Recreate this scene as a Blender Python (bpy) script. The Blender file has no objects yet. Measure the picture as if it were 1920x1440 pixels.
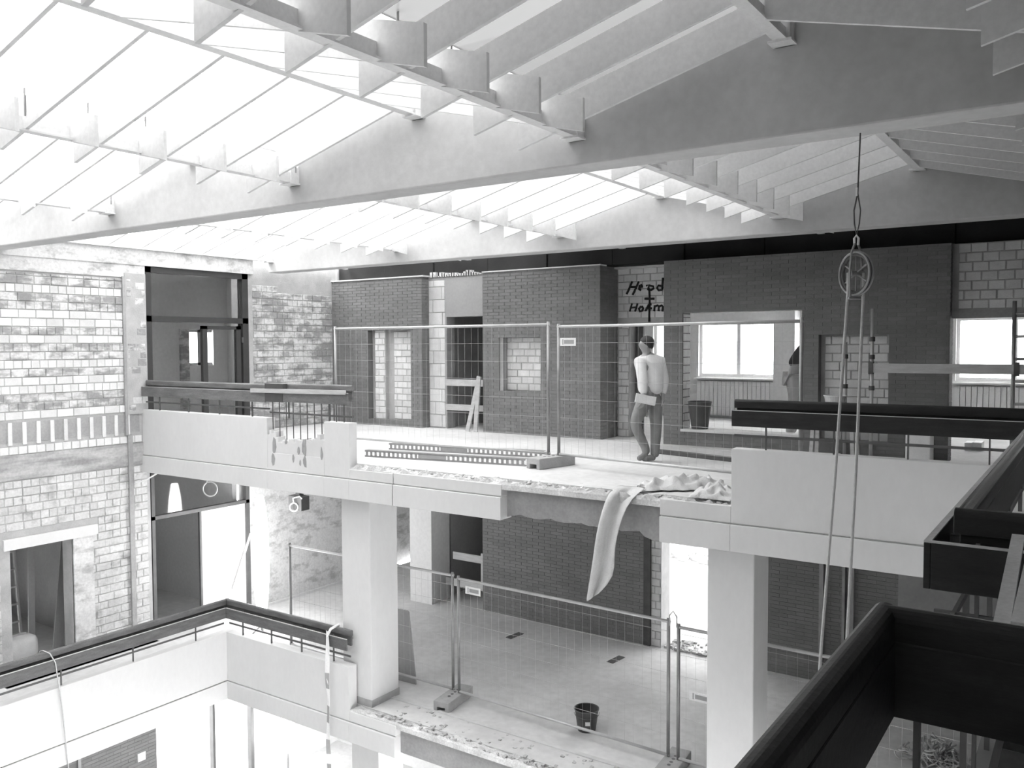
import bpy, bmesh, math, random
from mathutils import Vector, Matrix
random.seed(7)
S = bpy.context.scene
COL = S.collection

# ------------------------------------------------------------------ camera
F = 1615.7                                   # focal length in pixels of the 1920x1440 frame
YAW, PIT, ROLL = math.radians(34.372), math.radians(2.576), math.radians(0.259)
EYE = Vector((0, 0, 1.60))
fw = Vector((-math.sin(YAW) * math.cos(PIT), math.cos(YAW) * math.cos(PIT), -math.sin(PIT)))
rt = Vector((math.cos(YAW), math.sin(YAW), 0))
dn = fw.cross(rt)
rt, dn = math.cos(ROLL) * rt + math.sin(ROLL) * dn, -math.sin(ROLL) * rt + math.cos(ROLL) * dn
cd = bpy.data.cameras.new('camera'); cam = bpy.data.objects.new('camera', cd); COL.objects.link(cam)
cd.sensor_fit = 'HORIZONTAL'; cd.sensor_width = 36; cd.lens = F / 1920 * 36; cd.clip_start = .05; cd.clip_end = 300
up, bk = -dn, -fw
cam.matrix_world = Matrix(((rt.x, up.x, bk.x, EYE.x), (rt.y, up.y, bk.y, EYE.y), (rt.z, up.z, bk.z, EYE.z), (0, 0, 0, 1)))
S.camera = cam

# ------------------------------------------------------------------ daylight and exposure
W = bpy.data.worlds.new('sky'); S.world = W; W.use_nodes = True
bg = W.node_tree.nodes['Background']; bg.inputs[0].default_value = (1, 1, 1, 1); bg.inputs[1].default_value = 5.0
sl = bpy.data.lights.new('sun_offscreen', 'SUN'); sl.energy = 3.2; sl.angle = math.radians(30); sl.color = (1, 1, 1)
sun = bpy.data.objects.new('sun_offscreen', sl); COL.objects.link(sun)
sun.rotation_euler = Vector((.62, .34, -.95)).to_track_quat('-Z', 'Y').to_euler()
S.view_settings.view_transform = 'Standard'; S.view_settings.look = 'None'
S.view_settings.exposure = 1.40; S.view_settings.gamma = 1.0; S.view_settings.use_curve_mapping = False

def ray(x, y): return fw + rt * ((x - 960) / F) + dn * ((y - 720) / F)
def _on(x, y, ax, v):
    k = ray(x, y); return EYE + k * ((v - EYE[ax]) / k[ax])
def onx(x, y, v): return _on(x, y, 0, v)
def ony(x, y, v): return _on(x, y, 1, v)
def onz(x, y, v): return _on(x, y, 2, v)

# ------------------------------------------------------------------ materials
def nmat(name):
    m = bpy.data.materials.new(name); m.use_nodes = True
    nt = m.node_tree; return m, nt, nt.nodes['Principled BSDF']
def nd(nt, t, **kw):
    n = nt.nodes.new(t)
    for k, v in kw.items(): setattr(n, k, v)
    return n
def noise(nt, scale, stretch=(1, 1, 1), detail=4, rough=.55, obj=False):
    if obj:
        src = nd(nt, 'ShaderNodeTexCoord').outputs['Object']
    else:
        src = nd(nt, 'ShaderNodeNewGeometry').outputs['Position']
    mp = nd(nt, 'ShaderNodeMapping'); mp.inputs['Scale'].default_value = stretch
    nt.links.new(src, mp.inputs['Vector'])
    n = nd(nt, 'ShaderNodeTexNoise'); n.inputs['Scale'].default_value = scale
    n.inputs['Detail'].default_value = detail; n.inputs['Roughness'].default_value = rough
    nt.links.new(mp.outputs[0], n.inputs['Vector']); return n.outputs['Fac']
def ramp(nt, fac, stops):
    r = nd(nt, 'ShaderNodeValToRGB'); e = r.color_ramp.elements
    while len(e) < len(stops): e.new(.5)
    for q, (p, v) in zip(e, stops): q.position = p; q.color = (v, v, v, 1)
    nt.links.new(fac, r.inputs[0]); return r.outputs[0]
def mul(nt, a, b, op='MULTIPLY'):
    m = nd(nt, 'ShaderNodeMix', data_type='RGBA', blend_type=op); m.inputs[0].default_value = 1
    nt.links.new(a, m.inputs[6]); nt.links.new(b, m.inputs[7]); return m.outputs[2]
def plain(name, v, rough=.7, var=.12, scale=3, stretch=(1, 1, 1), bump=0, bscale=40, metal=0, rnd=None, spec=.3, fine=.05):
    """grey procedural material: broad tone variation, fine grain, optional bump and per-piece variation"""
    m, nt, p = nmat(name)
    c = ramp(nt, noise(nt, scale, stretch), [(.25, v * (1 - var)), (.5, v), (.75, min(.95, v * (1 + var)))])
    if fine: c = mul(nt, c, ramp(nt, noise(nt, scale * 14, stretch), [(.3, 1 - fine), (.7, 1 + fine)]))
    if rnd:
        src = nd(nt, 'ShaderNodeObjectInfo').outputs['Random'] if rnd[0] == 'o' else nd(nt, 'ShaderNodeNewGeometry').outputs['Random Per Island']
        c = mul(nt, c, ramp(nt, src, [(0, 1 - rnd[1]), (1, 1 + rnd[1])]))
    nt.links.new(c, p.inputs['Base Color']); p.inputs['Roughness'].default_value = rough
    p.inputs['Metallic'].default_value = metal; p.inputs['Specular IOR Level'].default_value = spec
    if bump:
        b = nd(nt, 'ShaderNodeBump'); b.inputs['Strength'].default_value = bump; b.inputs['Distance'].default_value = .01
        nt.links.new(noise(nt, bscale), b.inputs['Height']); nt.links.new(b.outputs[0], p.inputs['Normal'])
    return m
def patchy(name, light, dark, scale, stretch, lo, hi, rnd=None, bump=.3):
    m, nt, p = nmat(name)
    c = ramp(nt, noise(nt, scale, stretch, 5, .62), [(lo, dark), (hi, light)])
    c = mul(nt, c, ramp(nt, noise(nt, 26), [(.3, .88), (.7, 1.1)]))
    if rnd: c = mul(nt, c, ramp(nt, nd(nt, 'ShaderNodeObjectInfo').outputs['Random'], [(0, 1 - rnd), (1, 1 + rnd)]))
    nt.links.new(c, p.inputs['Base Color']); p.inputs['Roughness'].default_value = .9; p.inputs['Specular IOR Level'].default_value = .15
    b = nd(nt, 'ShaderNodeBump'); b.inputs['Strength'].default_value = bump; b.inputs['Distance'].default_value = .01
    nt.links.new(noise(nt, 30), b.inputs['Height']); nt.links.new(b.outputs[0], p.inputs['Normal'])
    return m
def glassy(name, clear, tint=1.0, gloss=.05):
    m = bpy.data.materials.new(name); m.use_nodes = True; nt = m.node_tree; nt.nodes.clear()
    out = nd(nt, 'ShaderNodeOutputMaterial'); tr = nd(nt, 'ShaderNodeBsdfTransparent'); tr.inputs[0].default_value = (tint, tint, tint, 1)
    tl = nd(nt, 'ShaderNodeBsdfTranslucent'); tl.inputs[0].default_value = (.8, .8, .8, 1)
    gl = nd(nt, 'ShaderNodeBsdfGlossy'); gl.inputs[1].default_value = .05
    a = nd(nt, 'ShaderNodeMixShader'); a.inputs[0].default_value = clear; nt.links.new(tl.outputs[0], a.inputs[1]); nt.links.new(tr.outputs[0], a.inputs[2])
    b = nd(nt, 'ShaderNodeMixShader'); b.inputs[0].default_value = gloss; nt.links.new(a.outputs[0], b.inputs[1]); nt.links.new(gl.outputs[0], b.inputs[2])
    nt.links.new(b.outputs[0], out.inputs[0]); return m
M = dict(
    white=plain('white paint', .68, .6, .04, 1.2, (1, 1, .5), fine=.02),
    beam=plain('pale concrete', .58, .8, .10, .9, (1, 1, 1), .15, 25, fine=.05),
    plank=plain('white board', .80, .7, .06, 2, (1, 1, 1), fine=.05),
    tee=plain('white painted steel', .84, .45, .04, 3),
    steel=plain('galvanised steel', .34, .45, .15, 8, metal=.5),
    rust=plain('dark steel', .10, .6, .2, 9),
    post=plain('painted post', .12, .5, .15, 6),
    wood=plain('dark stained wood', .028, .45, .35, 4, (1, 1, 6), .1, 60, spec=.25, fine=.15),
    woodb=plain('weathered brown wood', .16, .55, .35, 3, (1, 1, 5), fine=.2),
    woodl=plain('pale plank', .50, .7, .15, 5, (1, 1, 5), fine=.1),
    screed=plain('dusty screed', .60, .85, .16, .8, (1, 1, 1), .12, 35, fine=.07),
    screedd=plain('worn concrete floor', .60, .85, .20, .6, (1, 1, 1), .12, 35, fine=.07),
    rough=plain('broken concrete', .64, .95, .25, 4, (1, 1, 1), .8, 30, fine=.15),
    raw=plain('raw concrete face', .36, .9, .18, 2.2, (1, 1, 1), .3, 30, fine=.08),
    klinker=plain('grey facing brick', .215, .8, .14, 1.4, (1, 1, 2), .25, 60, rnd=('i', .07)),
    joint=plain('grey mortar', .20, .9, .1, 6),
    mortar=plain('pale mortar', .44, .95, .14, 5, bump=.4),
    block=plain('pale sand lime block', .70, .9, .09, 6, rnd=('o', .10), bump=.3),
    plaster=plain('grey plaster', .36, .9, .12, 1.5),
    plasterw=plain('white plaster', .68, .9, .06, 1.2),
    smear=patchy('mortar smeared brick', .66, .33, 2.6, (1, 1, 2.2), .44, .56, .06),
    chalk=patchy('chalky brick', .58, .36, 3.2, (1, 1, 1.4), .33, .48, .08),
    band=patchy('stained concrete band', .48, .28, 2.0, (1, .6, 3), .40, .62),
    bandtop=patchy('loose plaster', .66, .44, 3.0, (1, 1, 2), .36, .5),
    black=plain('black panel', .040, .8, .2, 2, spec=.05),
    woodg=plain('grey weathered wood', .13, .55, .3, 4, (1, 1, 5), fine=.2),
    steelw=plain('bright galvanised tube', .55, .4, .1, 8, metal=.3),
    steelp=plain('worn pulley steel', .30, .5, .15, 8, metal=.3),
    deck=plain('grey roof deck', .45, .9, .08, 2),
    frame=plain('dark window frame', .055, .5, .15, 5),
    winw=plain('white window frame', .75, .4, .02, 3),
    cloth=plain('felt fabric', .62, .95, .1, 5, bump=.6, bscale=60),
    tubg=plain('dark plastic', .085, .45, .15, 6),
    conc=plain('concrete foot', .40, .9, .12, 9, bump=.4),
    rope=plain('pale rope', .55, .9, .1, 40, bump=.5, bscale=200),
    sign=plain('white plate', .82, .5, .02, 4),
    ink=plain('black paint', .02, .7, .1, 5),
    skin=plain('skin', .38, .6, .06, 8), hair=plain('dark hair', .04, .6, .2, 60),
    shirt=plain('white cotton', .80, .9, .05, 9, bump=.3, bscale=25),
    jeans=plain('faded jeans', .26, .9, .18, 7), shoe=plain('grey shoes', .22, .7, .1, 9),
    shirtd=plain('dark cotton', .06, .9, .1, 9), trousers=plain('pale work trousers', .46, .9, .1, 7),
    debris=plain('rubble', .58, .95, .25, 12, rnd=('o', .25), bump=.6),
    glass=glassy('clear glass', .97, .98, .04), roofd=glassy('dimmest roof glass', .85, .12, .04),  # second one: strongest roof tint, holds back light on the right
    roofc=glassy('least dim roof glass', .85, .55, .04), roofg=glassy('slightly dim roof glass', .80, .48, .04), roofm=glassy('dimmer roof glass', .80, .36, .04),  # stepped tints that set the light fall-off across the hall
)

def lamp_mat(name, e):
    m, nt, p = nmat(name); p.inputs['Base Color'].default_value = (.9, .9, .9, 1); p.inputs['Emission Color'].default_value = (1, 1, 1, 1); p.inputs['Emission Strength'].default_value = e; return m
M['lamp'] = lamp_mat('glowing balloon', 12)

# ------------------------------------------------------------------ mesh helpers
class B:
    def __init__(s): s.v = []; s.f = []
    def add(s, vs, fs):
        n = len(s.v); s.v += [tuple(v) for v in vs]; s.f += [tuple(n + i for i in f) for f in fs]; return s
    def box(s, x0, x1, y0, y1, z0, z1):
        x0, x1 = min(x0, x1), max(x0, x1); y0, y1 = min(y0, y1), max(y0, y1); z0, z1 = min(z0, z1), max(z0, z1)
        return s.add([(x0, y0, z0), (x1, y0, z0), (x1, y1, z0), (x0, y1, z0), (x0, y0, z1), (x1, y0, z1), (x1, y1, z1), (x0, y1, z1)],
                     [(0, 3, 2, 1), (4, 5, 6, 7), (0, 1, 5, 4), (1, 2, 6, 5), (2, 3, 7, 6), (3, 0, 4, 7)])
    def bar(s, a, b, w, h, upv=(0, 0, 1)):
        """box beam from a to b, w sideways and h along upv"""
        a, b = Vector(a), Vector(b); d = (b - a).normalized(); u = Vector(upv)
        if abs(d.dot(u)) > .98: u = Vector((0, 1, 0))
        sd = d.cross(u).normalized(); u = sd.cross(d).normalized()
        vs = []
        for p in (a, b):
            for i, j in ((-1, -1), (1, -1), (1, 1), (-1, 1)): vs.append(p + sd * (i * w / 2) + u * (j * h / 2))
        return s.add(vs, [(3, 2, 1, 0), (4, 5, 6, 7), (0, 1, 5, 4), (1, 2, 6, 5), (2, 3, 7, 6), (3, 0, 4, 7)])
    def tube(s, pts, r, n=8, caps=True):
        pts = [Vector(p) for p in pts]; vs = []; fs = []
        rr = r if isinstance(r, (list, tuple)) else [r] * len(pts)
        u = None
        for i, p in enumerate(pts):
            d = (pts[min(i + 1, len(pts) - 1)] - pts[max(i - 1, 0)]).normalized()
            if u is None: u = d.orthogonal().normalized()
            u = (u - d * u.dot(d)).normalized(); w = d.cross(u)
            for k in range(n):
                a = 2 * math.pi * k / n; vs.append(p + (u * math.cos(a) + w * math.sin(a)) * rr[i])
        for i in range(len(pts) - 1):
            for k in range(n): fs.append((i * n + k, i * n + (k + 1) % n, (i + 1) * n + (k + 1) % n, (i + 1) * n + k))
        if caps: fs.append(tuple(range(n - 1, -1, -1))); fs.append(tuple((len(pts) - 1) * n + k for k in range(n)))
        return s.add(vs, fs)
    def prism(s, prof, a, b, upv=(0, 0, 1)):
        """sweep a closed 2-D profile [(side, up)] from a to b"""
        a, b = Vector(a), Vector(b); d = (b - a).normalized(); u = Vector(upv); sd = d.cross(u).normalized(); n = len(prof)
        vs = [p + sd * q[0] + u * q[1] for p in (a, b) for q in prof]
        return s.add(vs, [tuple(range(n)), tuple(range(2 * n - 1, n - 1, -1))] + [((i + 1) % n, i, n + i, n + (i + 1) % n) for i in range(n)])
    def lathe(s, c, prof, n=24):
        c = Vector(c); vs = []; fs = []
        for r, z in prof:
            for k in range(n): a = 2 * math.pi * k / n; vs.append(c + Vector((r * math.cos(a), r * math.sin(a), z)))
        for i in range(len(prof) - 1):
            for k in range(n): fs.append((i * n + k, i * n + (k + 1) % n, (i + 1) * n + (k + 1) % n, (i + 1) * n + k))
        return s.add(vs, fs)
    def poly(s, vs, fs): return s.add(vs, fs)
    def mesh(s, name):
        me = bpy.data.meshes.new(name); me.from_pydata(s.v, [], s.f); me.update()
        bm = bmesh.new(); bm.from_mesh(me); bmesh.ops.recalc_face_normals(bm, faces=bm.faces); bm.to_mesh(me); bm.free()
        return me
    def build(s, name, mat, parent=None, label=None, cat=None, group=None, kind=None, bevel=0, smooth=False):
        me = s.mesh(name); return put(me, name, mat, parent, label, cat, group, kind, bevel, smooth)
def put(me, name, mat, parent=None, label=None, cat=None, group=None, kind=None, bevel=0, smooth=False, loc=None):
    if mat and not me.materials: me.materials.append(M[mat])
    o = bpy.data.objects.new(name, me); COL.objects.link(o)
    if loc is not None: o.location = loc
    if parent: attach(o, parent)
    tag(o, label, cat, group, kind)
    if bevel:
        b = o.modifiers.new('bevel', 'BEVEL'); b.width = bevel; b.segments = 2; b.limit_method = 'ANGLE'; b.angle_limit = .6
    if smooth:
        for p in me.polygons: p.use_smooth = True
    return o
def attach(o, parent):
    o.parent = parent; o.matrix_parent_inverse = Matrix.Translation(-Vector(parent.location))
def tag(o, label=None, cat=None, group=None, kind=None):
    if label: o['label'] = label
    if cat: o['category'] = cat
    if group: o['group'] = group
    if kind: o['kind'] = kind
    return o
def thing(name, loc, label, cat, group=None, kind=None):
    o = bpy.data.objects.new(name, None); COL.objects.link(o); o.location = loc; o.empty_display_size = .1
    return tag(o, label, cat, group, kind)
def grid_wall(b, ax, t0, t1, u0, u1, z0, z1, holes=()):
    """wall slab: ax 'y' spans X at Y t0..t1, ax 'x' spans Y at X t0..t1; holes (u0,u1,z0,z1)"""
    us = sorted({u0, u1} | {min(max(h[i], u0), u1) for h in holes for i in (0, 1)})
    zs = sorted({z0, z1} | {min(max(h[i], z0), z1) for h in holes for i in (2, 3)})
    fill = {}
    for i in range(len(us) - 1):
        for j in range(len(zs) - 1):
            cu, cz = (us[i] + us[i + 1]) / 2, (zs[j] + zs[j + 1]) / 2
            fill[i, j] = not any(h[0] < cu < h[1] and h[2] < cz < h[3] for h in holes)
    P = (lambda u, t, z: (u, t, z)) if ax == 'y' else (lambda u, t, z: (t, u, z))
    for (i, j), ok in fill.items():
        if not ok: continue
        a, c, e, g = us[i], us[i + 1], zs[j], zs[j + 1]
        for t in (t0, t1): b.add([P(a, t, e), P(c, t, e), P(c, t, g), P(a, t, g)], [(0, 1, 2, 3)])
        for di, dj, q in ((-1, 0, ((a, e), (a, g))), (1, 0, ((c, e), (c, g))), (0, -1, ((a, e), (c, e))), (0, 1, ((a, g), (c, g)))):
            if not fill.get((i + di, j + dj), False):
                (p, r), (s_, v) = q
                b.add([P(p, t0, r), P(s_, t0, v), P(s_, t1, v), P(p, t1, r)], [(0, 1, 2, 3)])
    return b
def hits(u0, u1, z0, z1, holes): return any(u1 > h[0] + .01 and u0 < h[1] - .01 and z1 > h[2] + .01 and z0 < h[3] - .01 for h in holes)
def clip_courses(u0, u1, z0, z1, bw, bh, jt, holes, half=.5, jitter=0.0, pattern=None):
    """running-bond pieces (ua,ub,za,zb,row) of a face, cut at holes and ends"""
    out = []; row = 0; z = z0
    while z < z1 - .02:
        zt = min(z + bh, z1)
        w = pattern[row % len(pattern)] * bw if pattern else bw
        u = u0 - (w + jt) * (half if row % 2 else 0) - (random.random() * jitter * w)
        while u < u1:
            a, c = max(u, u0), min(u + w, u1)
            if c - a > .03:
                segs = [(a, c)]
                for h in holes:
                    if zt > h[2] + .008 and z < h[3] - .008:
                        ns = []
                        for p, q in segs:
                            if q <= h[0] or p >= h[1]: ns.append((p, q)); continue
                            if p < h[0]: ns.append((p, h[0]))
                            if q > h[1]: ns.append((h[1], q))
                        segs = ns
                out += [(p, q, z, zt, row) for p, q in segs if q - p > .03]
            u += w + jt
        z += bh + jt; row += 1
    return out
def klinker(face, t, u0, u1, z0, z1, parent, holes=(), proud=.006, mat='klinker'):
    """thin facing-brick courses as one relief mesh; face '-y' at Y=t, '+x' at X=t, '-x'"""
    b = B()
    for a, c, e, g, r in clip_courses(u0, u1, z0, z1, .24, .050, .008, holes):
        d = proud * random.uniform(.75, 1.15)
        if face == '-y': b.box(a, c, t - d, t + .004, e, g)
        elif face == '+x': b.box(t - .004, t + d, a, c, e, g)
        else: b.box(t - d, t + .004, a, c, e, g)
    return b.build('brick_courses', mat, parent, kind='stuff')
_bm = {}
def piece(w, d, h, mat, chip=.006):
    key = (round(w, 2), round(d, 2), round(h, 3), mat)
    if key not in _bm:
        b = B(); x, y, z = key[0] / 2, d / 2, h / 2; c = chip
        vs = [(sx * (x - (0 if k else c)), -y + (c if k else 0), sz * (z - (0 if k else c))) for k in (0, 1) for sx, sz in ((-1, -1), (1, -1), (1, 1), (-1, 1))]
        vs += [(sx * x, y, sz * z) for sx, sz in ((-1, -1), (1, -1), (1, 1), (-1, 1))]
        fs = [(0, 1, 2, 3)] + [(k * 4 + (i + 1) % 4, k * 4 + i, k * 4 + 4 + i, k * 4 + 4 + (i + 1) % 4) for k in (0, 1) for i in range(4)] + [(11, 10, 9, 8)]
        me = b.add(vs, fs).mesh('brick'); me.materials.append(M[mat]); _bm[key] = me
    return _bm[key], key[0]
def blocks(face, t, u0, u1, z0, z1, parent, mat='block', bw=.24, bh=.113, jt=.012, holes=(), proud=.014, pattern=None, matf=None, name='brick', limit=300):
    """separate bricks, one object each, laid proud of a mortar core"""
    n = 0
    for a, c, e, g, r in clip_courses(u0, u1, z0, z1, bw, bh, jt, holes, .5, .25, pattern):
        if n >= limit: break
        mt = matf(r, (a + c) / 2, (e + g) / 2) if matf else mat
        if mt is None: continue
        me, w = piece(c - a, .05, g - e, mt)
        o = bpy.data.objects.new(name, me); COL.objects.link(o)
        d = proud * random.uniform(.4, 1.5)
        if face == '-y': o.location = ((a + c) / 2, t - d + .025, (e + g) / 2)
        elif face == '+x': o.location = (t + d - .025, (a + c) / 2, (e + g) / 2); o.rotation_euler.z = math.pi / 2
        else: o.location = (t - d + .025, (a + c) / 2, (e + g) / 2); o.rotation_euler.z = -math.pi / 2
        o.rotation_euler.x = random.uniform(-.01, .01)
        attach(o, parent); n += 1
def struct(b, name, mat, label, cat, **k): return b.build(name, mat, None, label, cat, None, 'structure', **k)

# key dimensions (metres)
XL, YF, YB = -13.12, 8.30, 12.80
ZM, ZG = -3.35, -6.70
PT, PB = .56, -.475            # parapet top / soffit of the edge beam, above each floor
XR = -.45                      # atrium side of the right-hand parapet

# ================================================================== FLOORS
b = B(); b.box(-13.4, -.45, YF + .15, 13.35, -.30, 0); b.box(-.30, 4.0, 5.6, 18.0, -.30, 0); b.box(-.45, -.30, 8.45, 13.35, -.30, 0)
b.box(-13.4, -.3, 13.35, 18.0, -.30, 0); b.box(-.30, 4.0, -3.0, 1.88, -.30, 0); b.box(1.6, 4.0, 1.88, 5.6, -.3, 0)
struct(b, 'floor_upper', 'screed', 'dusty pale screed floor of the upper gallery behind the fence', 'floor')
b = B(); b.box(-13.0, -.45, YF + .15, 24, ZM - .30, ZM); b.box(-13.1, -11.17, 0, YF + .15, ZM - .3, ZM); b.box(-.45, 4, -3, 24, ZM - .3, ZM); b.box(-17.2, -13.0, 6, 10.4, ZM - .3, ZM)
struct(b, 'floor_middle', 'screedd', 'worn concrete floor of the middle level with the bucket on it', 'floor')
b = B(); b.box(-17.2, 4, -3, 20, ZG - .2, ZG)
struct(b, 'floor_ground', 'screed', 'pale floor at the bottom of the atrium', 'floor')
b = B(); b.box(-17.2, XL - .3, 6, 13.2, -.30, 0)
struct(b, 'floor_side_room', 'screed', 'pale floor of the side room behind the dark steel framed door', 'floor')
# patches cut into the middle floor
for (x, y) in ((965, 1192), (1155, 1237)):
    p = onz(x, y, ZM); q = B(); q.bar((p.x - .02, p.y - .17, ZM + .002), (p.x + .02, p.y + .17, ZM + .002), .12, .012)
    q.build('floor_socket', 'rust', None, ['dark floor socket cover near the back wall boards', 'dark floor socket cover near the brick door jamb'][x > 1000], 'cover')

# ================================================================== PARAPETS
GR = -.19
def parapet_band(b, x0, x1, zf, top, y=YF):
    b.box(x0, x1, y, y + .15, zf + GR, zf + top)
    b.box(x0, x1, y + .012, y + .15, zf + GR - .012, zf + GR)
    b.box(x0, x1, y - .02, y + .22, zf + PB, zf + GR - .012)
b = B()
parapet_band(b, -13.12, -10.0, 0, PT); parapet_band(b, -8.82, -8.34, 0, PT)
parapet_band(b, -10.0, -8.82, 0, .06)
parapet_band(b, -8.34, -7.56, 0, -.06); parapet_band(b, -7.545, -5.84, 0, -.05)
wp = struct(b, 'parapet_upper', 'white', 'long white parapet of the upper gallery with a broken gap and stub', 'parapet', bevel=.006)
q = B(); rg = random.Random(3)                                   # jagged broken top of the gap
n = 26
tops = [.06 + .13 * abs(math.sin(i * 1.3)) * rg.random() + (.14 if i > 20 else .06 + .10 * (i < 4)) for i in range(n)]
for i in range(n):
    x = -10.0 + 1.18 * i / n; q.box(x, x + 1.18 / n + .002, YF + .004, YF + .146, .0, tops[i] + .1)
q.build('broken_edge', 'white', wp)
for (x, y, w, h) in ((514, 838, .05, .30), (512, 860, .045, .22), (570, 840, .05, .30), (572, 866, .05, .2), (550, 858, .03, .16), (560, 845, .03, .14), (536, 828, .03, .1), (603, 852, .03, .22), (563, 868, .025, .12)):
    p = ony(x, y, YF); q = B()
    k = 7; vs = [(p.x, YF - .004, p.z)] + [(p.x + w * math.cos(6.28 * i / k) * rg.uniform(.5, 1), YF - .003, p.z + h / 2 * math.sin(6.28 * i / k) * rg.uniform(.6, 1)) for i in range(k)]
    vs += [(v[0], YF + .01, v[2]) for v in vs[1:]]
    q.add(vs, [(0, 1 + i, 1 + (i + 1) % k) for i in range(k)] + [(1 + i, 1 + k + i, 1 + k + (i + 1) % k, 1 + (i + 1) % k) for i in range(k)]).build('spalled_patch', 'raw', wp)
b = B(); parapet_band(b, -3.03, XR, 0, PT); parapet_band(b, -3.80, -3.03, 0, -.02)
b.box(XR, XR + .15, 5.65, YF + .15, GR, PT); b.box(XR - .02, XR + .15, 5.63, YF, PB, GR - .012); b.box(XR + .01, XR + .15, 5.65, YF, GR - .012, GR)
b.box(XR, 1.6, 1.88, 2.005, PB, PT); b.box(XR, XR + .15, -3, 2.005, PB, PT); b.box(1.6, 1.75, 1.88, 5.6, PB, PT)
struct(b, 'parapet_right', 'white', 'smooth white parapet of the upper gallery under the dark handrail', 'parapet', bevel=.006)
# exposed edge beam between the two parapets
b = B(); nx = 40; vs = []; fs = []
for i in range(nx + 1):
    x = -5.95 + 2.25 * i / nx; zb = -.43 - .025 * math.sin(i * .9) * rg.random() - (.06 if 33 < i < 38 else 0)
    for (yy, zz) in ((8.42 + .012 * rg.random(), -.06 - .02 * rg.random()), (8.42 + .01 * rg.random(), zb), (8.9, zb), (8.9, -.05)): vs.append((x, yy, zz))
for i in range(nx):
    for k in range(4): fs.append((i * 4 + k, i * 4 + (k + 1) % 4, i * 4 + 4 + (k + 1) % 4, i * 4 + 4 + k))
struct(b.add(vs, fs + [(0, 1, 2, 3), (nx * 4, nx * 4 + 1, nx * 4 + 2, nx * 4 + 3)]), 'trim_1', 'raw', 'exposed raw concrete edge beam where the white fascia is missing', 'beam')
# rough strip where the parapet stood
def strip(name, x0, x1, y0, y1, z, seed, mat, label, amp=.03, nx=90, ny=10):
    r = random.Random(seed); b = B(); vs = []; fs = []
    for i in range(nx + 1):
        for j in range(ny + 1):
            e = 1 if 0 < j < ny and 0 < i < nx else 0
            vs.append((x0 + (x1 - x0) * i / nx, y0 + (y1 - y0) * j / ny + e * r.uniform(-.01, .01), z + e * amp * (r.random() ** 2) + (amp * .5 * math.sin(j * 2.2) * e)))
    for i in range(nx):
        for j in range(ny): a = i * (ny + 1) + j; fs.append((a, a + 1, a + ny + 2, a + ny + 1))
    k = len(vs); vs += [(x0, y0, z - .06), (x1, y0, z - .06)]; fs.append((0, nx * (ny + 1), k + 1, k))
    return struct(b.add(vs, fs), name, mat, label, 'floor edge')
strip('trim_2', -8.34, -3.03, YF + .012, YF + .16, -.05, 5, 'rough', 'crumbly strip of broken concrete where the upper parapet was removed', .05)
# middle level parapet: run along the left gallery, return towards the column
b = B()
b.box(-11.17, -11.02, -3, YF + .15, ZM + GR, ZM + PT); b.box(-11.2, -11.0, -3, YF + .15, ZM + PB, ZM + GR - .01)
parapet_band(b, -11.02, -8.40, ZM, PT); parapet_band(b, -8.40, -7.56, ZM, -.05)
struct(b, 'parapet_middle', 'white', 'white parapet of the middle gallery turning the corner below the brick wall', 'parapet', bevel=.006)
b = B(); b.box(-7.56, -.45, YF + .10, YF + .4, ZM - .44, ZM - .05)
struct(b, 'trim_3', 'raw', 'raw edge beam of the middle floor below the fence and bucket', 'beam')
strip('trim_4', -8.40, -.45, YF + .012, YF + .16, ZM - .035, 8, 'rough', 'crumbly strip of broken concrete along the middle floor edge', .035)
b = B(); b.box(-8.3, -2, YF + .55, YF + .62, ZM - .01, ZM + .012); struct(b, 'trim_5', 'screed', 'thin raised screed edge along the middle floor below the fence', 'floor edge')

# ================================================================== COLUMNS
def column(x0, x1, y0, y1, z0, z1, label):
    b = B(); b.box(x0, x1, y0, y1, z0, z1); o = b.build('column', 'white', None, label, 'column', None, 'structure', .012)
    b = B(); b.box(x0 - .006, x1 + .006, y0 - .006, y1 + .006, z0, z0 + .10); b.build('column_base', 'conc', o)
column(-8.68, -8.14, 8.47, 9.02, ZM, PB, 'square white column on the middle level beside the leaning board')
column(-3.36, -2.86, 8.52, 8.98, ZM, PB, 'square white column on the middle level by the bright doorway')
column(-8.62, -8.10, 8.55, 9.05, ZG, ZM + PB, 'square white column on the ground level below the broken floor edge')

# ================================================================== BACK WALL, UPPER LEVEL
def core_wall(name, segs, mat, label):
    b = B()
    for (t0, t1, u0, u1, z0, z1, holes) in segs: grid_wall(b, 'y', t0, t1, u0, u1, z0, z1, holes)
    return struct(b, name, mat, label, 'wall')
TOP = 2.93
h1 = [(-12.29, -11.15, .12, 1.92)]
w1 = core_wall('wall_back_left', [(YB, YB + .3, -13.45, -10.86, 0, TOP, h1)], 'joint', 'grey brick wall panel beside the smeared brick wall, with a half bricked up opening')
klinker('-y', YB, -13.45, -10.86, 0, TOP, w1, h1); klinker('+x', -10.86, YB, YB + .3, 0, TOP, w1)
q = B(); q.box(-13.4, -10.8, YB - .03, YB + .32, TOP, TOP + .025); q.build('coping', 'plasterw', w1)
i1 = core_wall('wall_infill_left', [(YB + .14, YB + .28, -12.29, -11.15, .12, 1.92, [])], 'mortar', 'pale block infill set back in the opening of the left brick panel')
blocks('-y', YB + .14, -11.70, -11.16, .14, 1.9, i1); blocks('-y', YB + .06, -12.14, -11.88, .13, 1.91, i1)
q = B(); q.box(-12.15, -11.87, YB + .06, YB + .2, .12, 1.92); q.build('pier_core', 'mortar', i1)
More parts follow.
